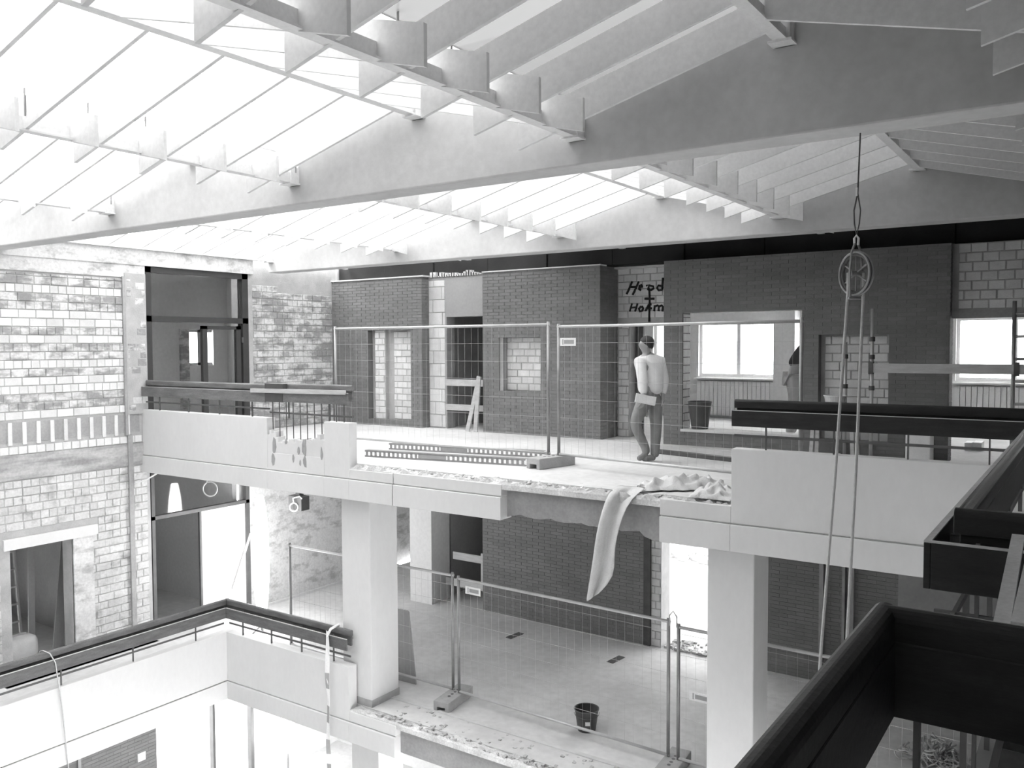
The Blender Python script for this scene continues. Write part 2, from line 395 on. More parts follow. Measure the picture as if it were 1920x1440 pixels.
# recess with dark doorway
dh = [(-10.41, -9.40, 0, 2.15)]
w2 = core_wall('wall_back_recess', [(YB + .2, YB + .45, -10.86, -9.40, 0, TOP, dh)], 'plaster', 'grey plastered wall over the dark doorway with board barriers')
blocks('-y', YB + .2, -10.84, -10.45, .02, 2.85, w2, bw=.34, bh=.235)
q = B(); r = random.Random(2)
for i in range(24): x = -10.8 + 1.4 * i / 24; q.box(x, x + .08, YB + .18, YB + .4, TOP - .01, TOP + r.uniform(.0, .09))
q.build('crumbled_top', 'bandtop', w2, kind='stuff')
# second brick pillar with pale block niche
h2 = [(-9.04, -8.14, .775, 1.74)]
w3 = core_wall('wall_back_middle', [(YB, YB + .63, -9.40, -6.96, 0, TOP, h2)], 'joint', 'wide grey brick pillar with a square niche of pale blocks')
klinker('-y', YB, -9.40, -6.96, 0, TOP, w3, h2); klinker('+x', -6.96, YB, YB + .63, 0, TOP, w3)
q = B(); q.box(-9.40, -6.94, YB - .025, YB + .2, TOP, TOP + .02); q.build('coping', 'plasterw', w3)
i2 = core_wall('wall_infill_niche', [(YB + .16, YB + .3, -9.04, -8.14, .775, 1.74, [])], 'mortar', 'pale block infill in the square niche behind the fence')
blocks('-y', YB + .16, -8.96, -8.15, .785, 1.735, i2)
q = B(); q.box(-9.04, -8.96, YB + .02, YB + .2, .775, 1.74); q.build('toothed_edge', 'raw', i2)
# painted block wall above the narrow doorway
w4 = core_wall('wall_back_gap', [(YB + .63, YB + .85, -6.96, -5.80, 1.97, TOP, []), (YB + .63, YB + .85, -6.96, -6.72, 0, 1.97, [])], 'mortar', 'pale block wall with black painted writing above the narrow doorway')
blocks('-y', YB + .63, -6.94, -5.82, 2.06, 2.90, w4); blocks('-y', YB + .63, -6.93, -6.74, .01, 1.95, w4, bw=.185)
# big brick wall with the room opening and the second niche
h3 = [(-5.48, -3.62, .25, 2.10), (-3.38, -2.43, .20, 1.73)]
w5 = core_wall('wall_back_right', [(YB, YB + .30, -5.80, -1.68, 0, TOP, h3)], 'joint', 'long dark brick wall with a wide opening into the window room')
klinker('-y', YB, -5.80, -1.68, 0, TOP, w5, h3); klinker('+x', -1.68, YB, YB + .3, 0, TOP, w5)
blocks('+x', -5.48, YB + .03, YB + .30, .26, 2.08, w5, bw=.26, jt=.014, proud=.01)
q = B(); q.box(-5.5, -3.6, YB - .03, YB + .3, .22, .26); q.build('sill', 'plasterw', w5)
i3 = core_wall('wall_infill_right', [(YB + .14, YB + .28, -3.38, -2.43, .20, 1.73, [])], 'mortar', 'pale block infill in the niche behind the hanging ropes')
blocks('-y', YB + .14, -3.32, -2.44, .22, 1.72, i3)
# right end: block wall above the wide doorway
w6 = core_wall('wall_back_end', [(YB + .15, YB + .4, -1.68, 4.0, 1.94, TOP, []), (YB + .15, YB + .4, .75, 4.0, 0, 1.94, [])], 'mortar', 'pale block wall over the wide doorway behind the scaffold ladder')
blocks('-y', YB + .15, -1.60, .8, 2.06, 2.92, w6, bw=.18)
q = B(); q.box(-1.68, .75, YB + .13, YB + .4, 1.94, 2.05); q.build('lintel', 'raw', w6)
# dark fascia panels over the wall top
b = B(); b.box(-13.4, 4, YB + .33, YB + .5, TOP, 4.2); wf = struct(b, 'wall_fascia', 'black', 'dark wall strip above the brick walls under the roof', 'wall')
x = -13.35
for i in range(11):
    q = B(); q.box(x, x + 1.28, YB + .26 - .02 * (i % 2), YB + .335, TOP + .02, 3.9); q.build('panel', 'black', wf); x += 1.30

# graffiti
def paint(name, strokes, Y, wd, parent):
    b = B()
    for st in strokes:
        pts = [ony(x, y, Y) for x, y in st]
        b.tube([(p.x, Y, p.z) for p in pts], wd, 6)
    o = b.build(name, 'ink', parent); return o
gx = lambda c: (1140 + c[0] * 140 / 1440, 480 + c[1] * 140 / 1440)
L = lambda *pts: [gx(p) for p in pts]
G = dict(
    letter_h=[L((470, 490), (420, 610), (360, 735)), L((595, 495), (540, 620), (475, 750)), L((420, 600), (560, 600))],
    letter_e=[L((600, 620), (660, 590), (650, 555), (610, 570), (600, 640), (640, 665))],
    letter_r=[L((740, 575), (800, 555), (770, 660)), L((800, 570), (880, 590), (880, 630), (830, 660), (780, 655))],
    letter_d=[L((1060, 420), (1050, 540), (1045, 650)), L((1040, 580), (970, 570), (945, 620), (980, 665), (1045, 655))],
    cross=[L((800, 660), (805, 850), (800, 1060), (795, 1270)), L((710, 825), (895, 825))],
    letter_h_small=[L((465, 915), (440, 1000), (420, 1070)), L((570, 915), (545, 1000), (520, 1070)), L((440, 1000), (545, 990))],
    letter_o=[L((640, 970), (595, 1020), (615, 1070), (660, 1060), (680, 1010), (650, 970))],
    letter_f=[L((720, 1060), (760, 990), (780, 945), (840, 930)), L((730, 1010), (850, 1010))],
    letter_m=[L((905, 950), (890, 1065)), L((905, 975), (960, 955), (985, 975), (975, 1065)), L((985, 975), (1040, 955), (1062, 980), (1050, 1070))])
for k, v in G.items(): paint(k, v, YB + .615, .02 if 'small' not in k else .017, w4)

q = B(); q.box(-6.80, -6.58, YB + .86, YB + .91, 0, 1.97); dl = struct(q, 'door_5', 'rust', 'dark door leaf half closing the narrow doorway under the painted writing', 'door')
q = B(); q.tube([(-6.62, YB + .83, 1.0), (-6.62, YB + .83, 1.14)], .012, 8); q.build('handle', 'steel', dl)

# ================================================================== BACK WALL, MIDDLE LEVEL
mt = PB
wm1 = core_wall('wall_middle_brick', [(YB, YB + .3, -9.43, -6.12, ZM, mt, [])], 'joint', 'smooth grey brick wall on the middle level behind the fence and hanging cloth')
klinker('-y', YB, -9.43, -6.12, ZM, mt, wm1)
q = B(); q.box(-6.14, -6.02, YB - .02, YB + .35, ZM, mt); q.build('steel_jamb', 'rust', wm1)
q = B(); q.box(-6.02, -5.84, YB + .02, YB + .35, ZM, mt); j = q.build('jamb_core', 'mortar', wm1)
blocks('-y', YB + .02, -6.01, -5.85, ZM + .01, mt, wm1, bw=.17)
wm2 = core_wall('wall_middle_right', [(YB, YB + .3, -4.40, -2.15, ZM, mt, []), (YB - .5, YB - .2, -2.15, 4.0, ZM, mt, [])], 'joint', 'dark brick wall on the middle level right of the white column')
klinker('-y', YB, -4.40, -2.15, ZM, mt, wm2)
for (x0, x1) in ((-3.32, -3.26), (-3.0, -2.96), (-2.92, -2.84)):
    q = B(); q.box(x0, x1, YB - .06, YB - .01, ZM, mt); q.build('riser_pipe', 'steel', wm2)
q = B(); q.box(-2.17, 4, YB - .53, YB - .49, ZM, mt); q.build('plaster_face', 'plaster', wm2)
wm3 = core_wall('wall_middle_pier', [(YB - .25, YB + .3, -11.0, -10.46, ZM, mt, []), (YB + .05, YB + .3, -11.15, -11.0, ZM, mt, [])], 'plasterw', 'white plastered pier on the middle level left of the dark doorway')
b = B(); grid_wall(b, 'y', 16.5, 16.7, -13.4, -10.9, ZM, mt); b.box(-10.9, -10.7, 13.1, 16.7, ZM, mt)
struct(b, 'wall_middle_corridor', 'plasterw', 'white end wall of the corridor on the middle level', 'wall')
# dark cupboard-like rooms behind the two stacked doorways
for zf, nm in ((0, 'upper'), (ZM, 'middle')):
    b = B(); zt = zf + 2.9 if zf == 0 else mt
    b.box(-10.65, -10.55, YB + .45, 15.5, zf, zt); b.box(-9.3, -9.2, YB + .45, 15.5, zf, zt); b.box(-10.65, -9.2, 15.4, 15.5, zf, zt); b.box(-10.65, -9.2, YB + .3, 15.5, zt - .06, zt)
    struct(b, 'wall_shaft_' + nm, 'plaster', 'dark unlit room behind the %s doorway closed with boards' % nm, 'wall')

# ================================================================== ROOMS BEHIND: outer wall with windows
wins = [(-8.42, -7.7), (-7.33, -5.57), (-5.12, -3.2), (-2.25, -.35), (.2, 2.0)]
b = B(); grid_wall(b, 'y', 18.0, 18.3, -9.3, 4.0, 0, 2.9, [(a, c, .90, 2.08) for a, c in wins]); wo = struct(b, 'wall_outer', 'plasterw', 'pale outer wall of the rooms behind, with white windows', 'wall')
for k, (a, c) in enumerate(wins):
    o = B(); o.box(a, c, 18.08, 18.14, .90, .96); o.box(a, c, 18.08, 18.14, 2.02, 2.08)
    n = 2 if c - a > 1.2 else 1
    for i in range(n + 1): x = a + (c - a) * i / n; o.box(x - (.04 if 0 < i < n else 0) - (.06 if i == n else 0), x + (.04 if 0 < i < n else 0) + (.06 if i == 0 else 0), 18.08, 18.14, .96, 2.02)
    wn = struct(o, 'window_%d' % (k + 2), 'winw', ['narrow white framed window seen through the narrow doorway', 'white two pane window seen through the wide brick opening', 'white framed window behind the bending person', 'white framed window seen through the end doorway', 'white framed window beyond the scaffold ladder'][k], 'window')
    for i in range(n):
        x0, x1 = a + (c - a) * i / n + .05, a + (c - a) * (i + 1) / n - .05
        q = B(); q.box(x0, x1, 18.105, 18.115, .96, 2.02); q.build('pane', 'glass', wn)
    q = B(); q.box(a - .05, c + .05, 17.86, 18.09, .84, .875); q.build('window_sill', 'sign', wn)
    r = B()
    x = a
    while x < c - .05: r.box(x, x + .085, 17.92, 17.99, .06, .80); x += .095
    r.build('radiator', 'winw', wn)
b = B(); b.box(-9.3, -9.2, 15.5, 18, 0, 2.9); b.box(-.2, -.05, 17.2, 18, 0, 2.9)
struct(b, 'wall_partition', 'plasterw', 'pale partition walls of the rooms behind the gallery', 'wall')
b = B(); b.box(-13.4, 4, YB + .5, 18.3, 2.9, 3.05); b.box(-13.4, 4.2, YB + .2, 18.3, 3.9, 4.0)
struct(b, 'ceiling_rooms', 'plasterw', 'pale ceiling of the rooms behind the gallery', 'ceiling')
b = B(); b.box(-5.55, -5.12, 17.6, 18.0, 0, 2.9); struct(b, 'wall_window_pier', 'plasterw', 'pale pier between the windows of the room behind', 'wall')

b = B(); grid_wall(b, 'x', 4, 4.2, -3, 18.3, ZM, 4.4); struct(b, 'wall_right', 'joint', 'grey wall closing the right side of the hall', 'wall')

# ================================================================== LEFT WALL
lo = [(8.40, 10.50, 0, 2.94)]
b = B(); grid_wall(b, 'x', XL - .30, XL, 5.3, 10.6, .50, 2.94, lo); grid_wall(b, 'x', XL - .3, XL, 5.3, 8.3, .16, .5); 
wl = struct(b, 'wall_left', 'mortar', 'bright smeared brick wall on the left of the atrium, upper level', 'wall')
def stripes(clean, smeared):
    def f(r, u, z): return clean if r % 3 == 0 or (r % 7 == 4) else smeared
    return f
blocks('+x', XL, 5.4, 8.0, .54, 2.70, wl, pattern=[1, .48, 1, .48, 1, 1, .48], matf=stripes('block', 'smear'))
blocks('+x', XL + .02, 8.06, 8.39, .54, 2.70, wl, bw=.16, matf=stripes('smear', 'smear'))
q = B(); q.box(XL, XL + .035, 8.03, 8.40, .5, 2.8); q.build('pier_core', 'mortar', wl)
q = B(); q.box(XL, XL + .05, 7.985, 8.03, .16, 2.74); q.build('conduit_groove', 'raw', wl)
q = B(); q.box(XL - .02, XL + .022, 5.3, 8.40, 2.73, 2.96); q.build('plaster_band', 'bandtop', wl)
q = B(); q.box(XL - .05, XL + .04, 5.3, 10.6, 2.94, 3.30); q.build('wall_plate', 'bandtop', wl)
# joist pockets and old floor band
for i in range(13):
    y = 5.55 + i * .205
    q = B(); q.box(XL - .01, XL + .03, y, y + .055, .17, .50); q.build('pocket_rib', 'block', wl)
q = B(); q.box(XL - .005, XL + .006, 5.3, 8.25, .20, .50); q.build('pocket_back', 'raw', wl)
b = B(); lh = [(6.15, 7.08, ZM, -1.36), (8.42, 10.45, ZM, PB)]
grid_wall(b, 'x', XL - .3, XL, 5.3, 10.46, ZM, .16, lh)
wll = struct(b, 'wall_left_middle', 'mortar', 'chalky pale brick wall on the middle level with a dark doorway', 'wall')
blocks('+x', XL, 5.4, 8.36, ZM + .01, -.36, wll, holes=[(6.0, 7.5, ZM, -1.20)], matf=lambda r, u, z: 'chalk', pattern=[1, .48])
blocks('+x', XL, 7.36, 8.0, ZM + .01, -1.21, wll, matf=lambda r, u, z: 'chalk', limit=90)
blocks('+x', XL, 5.4, 8.3, .03, .16, wll, matf=lambda r, u, z: 'block', pattern=[.5])
q = B(); q.box(XL - .01, XL + .02, 5.3, 8.3, -.34, .02); q.build('floor_band', 'band', wll)
q = B(); q.box(XL - .02, XL + .05, 6.05, 7.47, -1.36, -1.20); q.build('lintel', 'white', wll)
q = B(); q.box(XL - .02, XL + .03, 7.08, 7.40, ZM, -1.36); q.build('door_reveal', 'bandtop', wll)
q = B(); q.box(XL, XL + .05, 8.02, 8.10, ZM, .16); q.build('conduit_groove', 'raw', wll)
# far piece between the steel frame and the back corner
b = B(); grid_wall(b, 'x', XL - .48, XL - .18, 10.5, 12.9, 0, 3.3)
wlf = struct(b, 'wall_left_far', 'mortar', 'dark striped brick wall between the steel frame and the back corner', 'wall')
blocks('+x', XL - .18, 10.52, 12.78, .02, 2.92, wlf, matf=lambda r, u, z: 'smear', pattern=[1, .48])
b = B(); grid_wall(b, 'x', XL - .35, XL - .05, 10.46, 13.4, ZM, PB); b.box(XL - .35, XL - .05, 13.4, 16.7, ZM, PB)
struct(b, 'wall_left_corner', 'bandtop', 'white rear end of the left wall on the middle level behind the balloon light', 'wall')
# ground level left wall in facing brick
b = B(); grid_wall(b, 'x', XL - .3, XL, -3, 8.42, ZG, ZM, [(5.9, 6.7, ZG, ZM - .5)]); grid_wall(b, 'x', XL - .3, XL, 10.46, 14, ZG, ZM); b.box(XL, -8, 12.6, 12.9, ZG, ZM - .3)
wg = struct(b, 'wall_left_ground', 'plasterw', 'brick clad wall on the ground level below the middle gallery', 'wall')
klinker('+x', XL + .004, 5.3, 8.42, ZG, ZM - .3, wg)
q = B(); q.box(XL - .01, XL + .004, 5.3, 8.425, ZG, ZM - .3); q.build('mortar_bed', 'joint', wg)
q = B(); p = onx(264, 1418, XL); q.box(XL, XL + .03, p.y - .07, p.y + .07, p.z - .07, p.z + .07); q.build('switch_plate', 'sign', wg)
q = B(); q.box(XL, XL + .04, 7.05, 7.10, ZG, ZM - .45); q.build('pipe', 'steel', wg)

# steel framed glazed door, upper level
def steel_frame(name, y0, y1, z0, z1, tr, mat, label, leaf, w=.10):
    b = B(); X0, X1 = XL - .10, XL + .004
    b.box(X0, X1, y0, y0 + w, z0, z1); b.box(X0, X1, y1 - w * 1.3, y1, z0, z1); b.box(X0, X1, y0, y1, z1 - w, z1); b.box(X0, X1, y0, y1, tr - w / 2, tr + w / 2)
    o = struct(b, name, mat, label, 'door frame')
    q = B(); q.box(XL - .055, XL - .045, y0 + w, y1 - w, tr + w / 2, z1 - w); q.build('transom_pane', 'glass', o)
    if leaf:
        a, c, zt = leaf; q = B(); w2 = .10; X0, X1 = XL - .09, XL - .02
        q.box(X0, X1, a, a + w2, z0, zt); q.box(X0, X1, c - w2, c, z0, zt); q.box(X0, X1, a, c, zt - .06, zt); q.box(X0, X1, a, c, z0, z0 + .18)
        d = q.build('door_leaf', mat, o); g = B(); g.box(XL - .06, XL - .05, a + w2, c - w2, z0 + .18, zt - .06); g.build('pane', 'glass', d)
        for z in (z0 + 1.72, z0 + .85): g = B(); g.tube([(XL + .0, c + .02, z - .05), (XL + .0, c + .02, z + .05)], .02, 8); g.build('hinge', 'rust', d)
    return o
steel_frame('door_1', 8.42, 10.50, 0, 2.94, 2.07, 'frame', 'dark steel framed glazed door with transom in the left wall', (9.52, 10.34, 1.97))
steel_frame('door_2', 8.44, 10.45, ZM, PB, -1.29, 'post', 'grey steel framed opening below the upper gallery parapet', None, .06)
q = B(); q.box(XL - .07, XL - .02, 9.38, 9.42, ZM, -1.3); struct(q, 'trim_6', 'post', 'thin grey mullion of the steel frame on the middle level', 'mullion')
q = B(); q.box(XL - .06, XL - .04, 9.42, 10.4, ZM, -1.33); struct(q, 'door_3', 'winw', 'white closed door panel in the grey steel frame', 'door')
q = B(); q.bar((XL + .05, 10.02, ZM + .5), (XL + .02, 10.45, -1.9), .03, .03); q.build('paint_pole', 'sign', None, 'thin white pole leaning at the white door panel', 'pole')
steel_frame('door_4', 9.55, 10.45, ZG, ZM - .3, ZG + 2.1, 'post', 'grey door frame on the ground level beside the lower balloon light', None, .05)

# side rooms behind the left wall
b = B(); grid_wall(b, 'x', -17.2, -17.0, 6.0, 13.2, 0, 3.4, [(11.92, 12.6, 1.17, 1.99)]); b.box(-17.2, XL - .3, 13.0, 13.2, 0, 3.4); b.box(-17.2, XL - .3, 5.9, 6.0, 0, 3.4)
sr = struct(b, 'wall_side_room', 'plasterw', 'pale walls of the side room seen through the steel frame', 'wall')
q = B(); q.box(-17.0, -16.94, 11.70, 11.92, .2, 1.99); q.build('rough_reveal', 'smear', sr)
b = B(); b.box(-17.2, XL - .3, 6, 13.2, 3.35, 3.45); struct(b, 'ceiling_side_room', 'plasterw', 'pale ceiling of the side room', 'ceiling')
b = B()
for (a, c, e, g) in ((11.92, 11.98, 1.17, 1.99), (12.22, 12.30, 1.17, 1.99), (11.92, 12.6, 1.17, 1.23), (11.92, 12.6, 1.93, 1.99)): b.box(-17.12, -17.06, a, c, e, g)
struct(b, 'window_1', 'plaster', 'narrow bright window in the side room behind the steel framed door', 'window')
b = B(); grid_wall(b, 'x', -17.2, -17.0, 6.0, 10.4, ZM, PB); b.box(-17.2, XL - .3, 10.3, 10.4, ZM, PB); b.box(-17.2, XL - .3, 7.9, 8.0, ZM, PB); b.box(-17.2, XL - .3, 6.0, 10.4, -.45, -.3)
struct(b, 'wall_side_middle', 'plasterw', 'pale walls of the room behind the grey steel frame', 'wall')
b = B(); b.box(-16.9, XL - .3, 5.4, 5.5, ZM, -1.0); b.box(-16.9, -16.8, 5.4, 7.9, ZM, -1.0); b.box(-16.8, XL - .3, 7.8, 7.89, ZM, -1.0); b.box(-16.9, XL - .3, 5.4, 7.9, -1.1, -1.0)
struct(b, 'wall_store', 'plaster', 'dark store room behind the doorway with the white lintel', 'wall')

# ================================================================== ROOF
ce = thing('ceiling', (0, 0, 3), 'zigzag roof of white boards on steel tees between deep concrete beams', 'ceiling', None, 'structure')
LOW = [-13.07 + 3.22 * i for i in range(6)]            # valley members
SL = .26                                               # slope of the boards
ZL, ZH = 3.20, 3.61
bays = [(-2.6, .8), (1.1, 5.9), (6.2, 11.0), (11.3, 13.0)]
def tee(x, y0, y1, z):
    b = B(); b.box(x - .045, x + .045, y0, y1, z, z + .014); b.box(x - .007, x + .007, y0, y1, z + .01, z + .11)
    return b.build('steel_tee', 'tee', ce)
beams = []
for (y0, y1) in ((.8, 1.1), (5.9, 6.2), (11.0, 11.3)):
    b = B(); b.box(XL - .02, 4.0, y0, y1, 3.0, 4.15); beams.append(b.build('concrete_beam', 'beam', ce, bevel=.015))
def bracket(x, y, sgn, z, beam):
    b = B(); b.box(x - .08, x + .08, y, y + sgn * .13, z - .015, z); b.box(x - .065, x + .065, y, y + sgn * .012, z - .015, z + .17)
    b.box(x + .05, x + .062, y, y + sgn * .10, z, z + .15)
    o = b.build('bracket', 'tee', beam)
    q = B(); q.tube([(x + .085, y + sgn * .05, z - .02), (x + .085, y + sgn * .05, z + .19)], .009, 6); q.tube([(x - .05, y + sgn * .06, z - .05), (x - .05, y + sgn * .06, z + .01)], .01, 6)
for i, xl in enumerate(LOW):
    for (x, z) in ((xl, ZL), (xl + 1.61, ZH)):
        if x > 3.9: continue
        for k, (y0, y1) in enumerate(bays):
            if k == 0: continue
            tee(x, y0, y1, z)
            if k < 3: bracket(x, y1, -1, z, beams[k]); bracket(x, y0, 1, z, beams[k - 1])
            elif k == 3: bracket(x, y0, 1, z, beams[2])
# boards: rising (towards +X) and falling set, lapping past each valley member
lapL = [1.35 + .577 * i for i in range(8)] + [6.79 + .577 * i for i in range(8)] + [11.7, 12.28]
lapR = [1.57 + .577 * i for i in range(8)] + [6.57 + .577 * i for i in range(8)] + [11.5, 12.08]
H, T, LAP = .235, .028, .35
def board_mesh(run, sgn):
    b = B(); z1 = SL * run
    pr = [(0, 0), (run, z1), (run, z1 + H), (0, H)]
    vs = [(sgn * x, y, z) for y in (-T / 2, T / 2) for x, z in pr]
    me = b.add(vs, [(0, 1, 2, 3), (7, 6, 5, 4), (1, 0, 4, 5), (2, 1, 5, 6), (3, 2, 6, 7), (0, 3, 7, 4)]).mesh('board'); me.materials.append(M['plank']); return me
mR, mL = board_mesh(1.61 + LAP - .03, 1), board_mesh(1.61 + LAP - .03, -1)
for xl in LOW:
    if xl < 3.2:
        for y in lapR:
            if xl < -12: continue
            put(mR, 'board', None, ce, loc=(xl - LAP, y, ZL - SL * LAP))
    for y in lapL:
        if xl - 1.61 < -13: continue
        put(mL, 'board', None, ce, loc=(xl + LAP, y, ZL - SL * LAP))
mS = board_mesh(1.53, 1)
for y in lapR: put(mS, 'board', None, ce, loc=(LOW[0] + .06, y, ZL + .015))
# suspension rods over the valley members
rodm = B().tube([(0, 0, 0), (.006, 0, .34)], .007, 6).mesh('hanger_rod'); rodm.materials.append(M['steel'])
for xl in LOW[1:5]:
    for y in (2.7, 3.28, 3.76, 4.25, 5.86, 7.2, 8.35, 9.5): put(rodm, 'hanger_rod', None, ce, loc=(xl + .06, y, ZL + .1))
# glazing and deck above the boards, glass tint graded to shape the daylight
def slope_pane(x0, z0, x1, z1, y0, y1, mat, name):
    b = B(); t = .012
    vs = [(x0, y0, z0), (x1, y0, z1), (x1, y1, z1), (x0, y1, z0)]; vs += [(x, y, z + t) for x, y, z in vs]
    b.add(vs, [(0, 1, 2, 3), (7, 6, 5, 4), (0, 1, 5, 4), (1, 2, 6, 5), (2, 3, 7, 6), (3, 0, 4, 7)]); return b.build(name, mat, ce)
for xl in LOW:
    for (xa, za, xb, zb) in ((xl, ZL + .28, xl + 1.61, ZH + .30), (xl + 1.61, ZH + .30, xl + 3.22, ZL + .28)):
        if xa > 3.5: continue
        for k, (y0, y1) in enumerate(bays):
            xc = (xa + xb) / 2
            mat = 'roofc' if xc < -9 else 'roofg' if xc < -6 else 'roofm' if xc < -3.6 else 'roofd' if xc < -2 else 'deck'  # glass darkens towards the right so the hall light fades
            if k == 3: mat = 'deck' if xc > -8 else 'roofc'  # rear left bay passes more light onto the brick below
            if k == 0: mat = 'roofg' if xc < -6 else 'deck'
            slope_pane(xa, za, xb, zb, y0, y1, mat, 'roof_pane' if mat != 'deck' else 'roof_deck')
# unseen sides of the hall: right and front walls behind the viewer
b = B(); grid_wall(b, 'y', -3.2, -3.0, -13.4, 4.2, ZG, 4.3, [])
struct(b, 'wall_front', 'joint', 'grey closed wall opposite the brick walls', 'wall')
b = B(); grid_wall(b, 'x', XL - .3, XL, -3, 5.3, ZG, 3.3); struct(b, 'wall_left_near', 'joint', 'grey left wall of the hall, out of the frame', 'wall')

# ================================================================== HANDRAILS
def rrect(w, h, r, n=4):
    pts = []
    for cx, cy, a0 in ((w / 2 - r, h - r, 0), (-w / 2 + r, h - r, 90)):
        for i in range(n + 1): a = math.radians(a0 + 90 * i / n); pts.append((cx + r * math.cos(a), cy + r * math.sin(a)))
    return pts + [(-w / 2, 0), (w / 2, 0)]
CAP = rrect(.055, .085, .025)
def rail_run(t, a, b, out, zf, posts, mat='wood', c0=0, c1=0, k0=0, k1=0, barz=.69, outer=True, pz=PT - .01):
    """a,b: points on the parapet's atrium edge; out: unit vector to the atrium; c: cap end offsets, k: outer board end offsets"""
    a, b, o = Vector(a), Vector(b), Vector(out); d = (b - a).normalized(); up = Vector((0, 0, zf)); Z = lambda z: up + Vector((0, 0, z))
    ci = -o * .0825
    c = B(); c.prism(CAP, a + ci - d * c0 + Z(.965), b + ci + d * c1 + Z(.965)); c.build('cap', mat, t, bevel=.003)
    c = B(); c.bar(a - o * .097 - d * (c0 - .016) + Z(.905), b - o * .097 + d * (c1 - .016) + Z(.905), .030, .16); c.build('inner_board', mat, t, bevel=.004)
    if outer:
        p = B(); q = o * .012
        p.bar(a + q - d * k0 + Z(.865), b + q + d * k1 + Z(.865), .022, .155); p.build('outer_board', mat, t, bevel=.003)
        p = B(); p.bar(a + q - d * k0 + Z(.945), b + q + d * k1 + Z(.945), .022, .005); p.build('edge_strip', 'woodl', t)
    if barz: c = B(); c.bar(a - o * .06 + Z(barz), b - o * .06 + Z(barz), .012, .025); c.build('lower_bar', 'post', t)
    n = posts; L_ = (b - a).length
    for i in range(n):
        s = a + d * (L_ * (i + .5) / n) - o * .055
        c = B(); c.bar(s + Z(pz), s + Z(.94), .022, .012, d); c.build('post', 'post', t)
        if outer: c = B(); c.bar(s + Z(.87), s + o * .06 + Z(.87), .02, .03); c.build('spacer', 'post', t)
t = thing('handrail', (-3, YF, PT), 'dark wooden handrail above the smooth white parapet, stepping around the floor opening', 'handrail')
rail_run(t, (-3.02, YF, 0), (XR, YF, 0), (0, -1, 0), 0, 4, c1=.11, k1=-.02)
rail_run(t, (XR, 3.125, 0), (XR, YF - .02, 0), (-1, 0, 0), 0, 6, c0=-.08, k0=.023, c1=.06, pz=-.42)
q = B(); q.box(XR + .02, XR + .08, 3.2, 5.6, -.44, -.26); q.build('stringer', 'post', t)
rail_run(t, (XR, 3.125, 0), (1.6, 3.125, 0), (0, -1, 0), 0, 8, c0=-.055, k0=.001, pz=-.42)
q = B(); q.box(XR + .02, 1.6, 3.15, 3.21, -.44, -.26); q.build('stringer', 'post', t)
t = thing('handrail', (XR, 1.9, PT), 'black rounded handrail corner close up with a deep dark board below', 'handrail')
rail_run(t, (XR, -2.6, 0), (XR, 2.005, 0), (-1, 0, 0), 0, 8, c1=-.06, outer=False, barz=0)
rail_run(t, (XR, 2.005, 0), (1.6, 2.005, 0), (0, 1, 0), 0, 7, c0=-.075, outer=False, barz=0)
# upper left, weathered, on the broken parapet
t = thing('handrail', (-11, YF, PT), 'weathered brown handrail with split boards above the broken white parapet', 'handrail')
rail_run(t, (-13.08, YF, 0), (-10.0, YF, 0), (0, -1, 0), 0, 4, 'woodb')
rail_run(t, (-10.0, YF, .02), (-8.34, YF, .02), (0, -1, 0), 0, 2, 'woodb', barz=.62)
q = B(); q.bar((-10.3, YF - .03, .955), (-8.37, YF - .03, .975), .03, .06); q.build('split_lath', 'woodl', t)
q = B(); q.box(-10.0, -9.62, YF - .03, YF + .19, .80, 1.062); q.build('torn_sleeve', 'tubg', t)
for i in range(11):
    x = -9.95 + i * .145; q = B(); q.tube([(x, YF + .07, .80), (x + .005, YF + .07, .20 + .02 * (i % 3))], .007, 6); q.build('baluster', 'rust', t)
# middle level, round the corner
t = thing('handrail', (-11.02, YF, ZM + PT), 'grey weathered handrail turning the corner of the middle gallery', 'handrail')
rail_run(t, (-11.02, -2.8, 0), (-11.02, YF, 0), (1, 0, 0), ZM, 11, 'woodg', c1=.11, k1=-.02)
rail_run(t, (-11.02, YF, 0), (-8.42, YF, 0), (0, -1, 0), ZM, 4, 'woodg', c0=.11, k0=-.02)

# ================================================================== FENCES
def fence(name, a, b, zf, h, label, group, sign=None, lean=0):
    a, b = Vector((*a, zf)), Vector((*b, zf)); d = (b - a).normalized(); L_ = (b - a).length; U = Vector((0, 0, 1))
    t = thing(name, (a + b) / 2, label, 'fence', group)
    for p in (a + d * .02, b - d * .02):
        q = B(); q.tube([p + U * .145, p + U * h], .021, 10); q.build('upright', 'steel', t, smooth=True)
    for z, n in ((h - .04, 'top_tube'), (.16, 'bottom_tube')):
        q = B(); q.tube([a + U * z, b + U * z], .019, 10); q.build(n, 'steelw', t, smooth=True)
    q = B(); k = int(L_ / .115)
    for i in range(1, k): p = a + d * (L_ * i / k); q.tube([p + U * .16, p + U * (h - .04)], .0012, 4, False)
    z = .4
    while z < h - .1: q.tube([a + U * z + d * .02, b + U * z - d * .02], .0024, 4, False); z += .245
    q.build('wire_mesh', 'steelw', t, kind='stuff')
    if sign:
        c = a + d * sign[0] + U * sign[1]; sd = Vector((d.y, -d.x, 0))
        q = B(); q.bar(c + sd * .03 - d * .13, c + sd * .03 + d * .13, .006, .105); s = q.build('sign_plate', 'sign', t)
        q = B(); q.bar(c + sd * .034 - d * .09, c + sd * .034 - d * .075, .003, .07); q.bar(c + sd * .034 - d * .06, c + sd * .034 + d * .10, .003, .05); q.build('print', 'plaster', s)
    return t
fence('mesh_fence', (-10.02, 9.68), (-6.03, 9.70), 0, 1.91, 'mesh fence panel on the upper gallery in front of the dark doorway', 'upper fence panels')
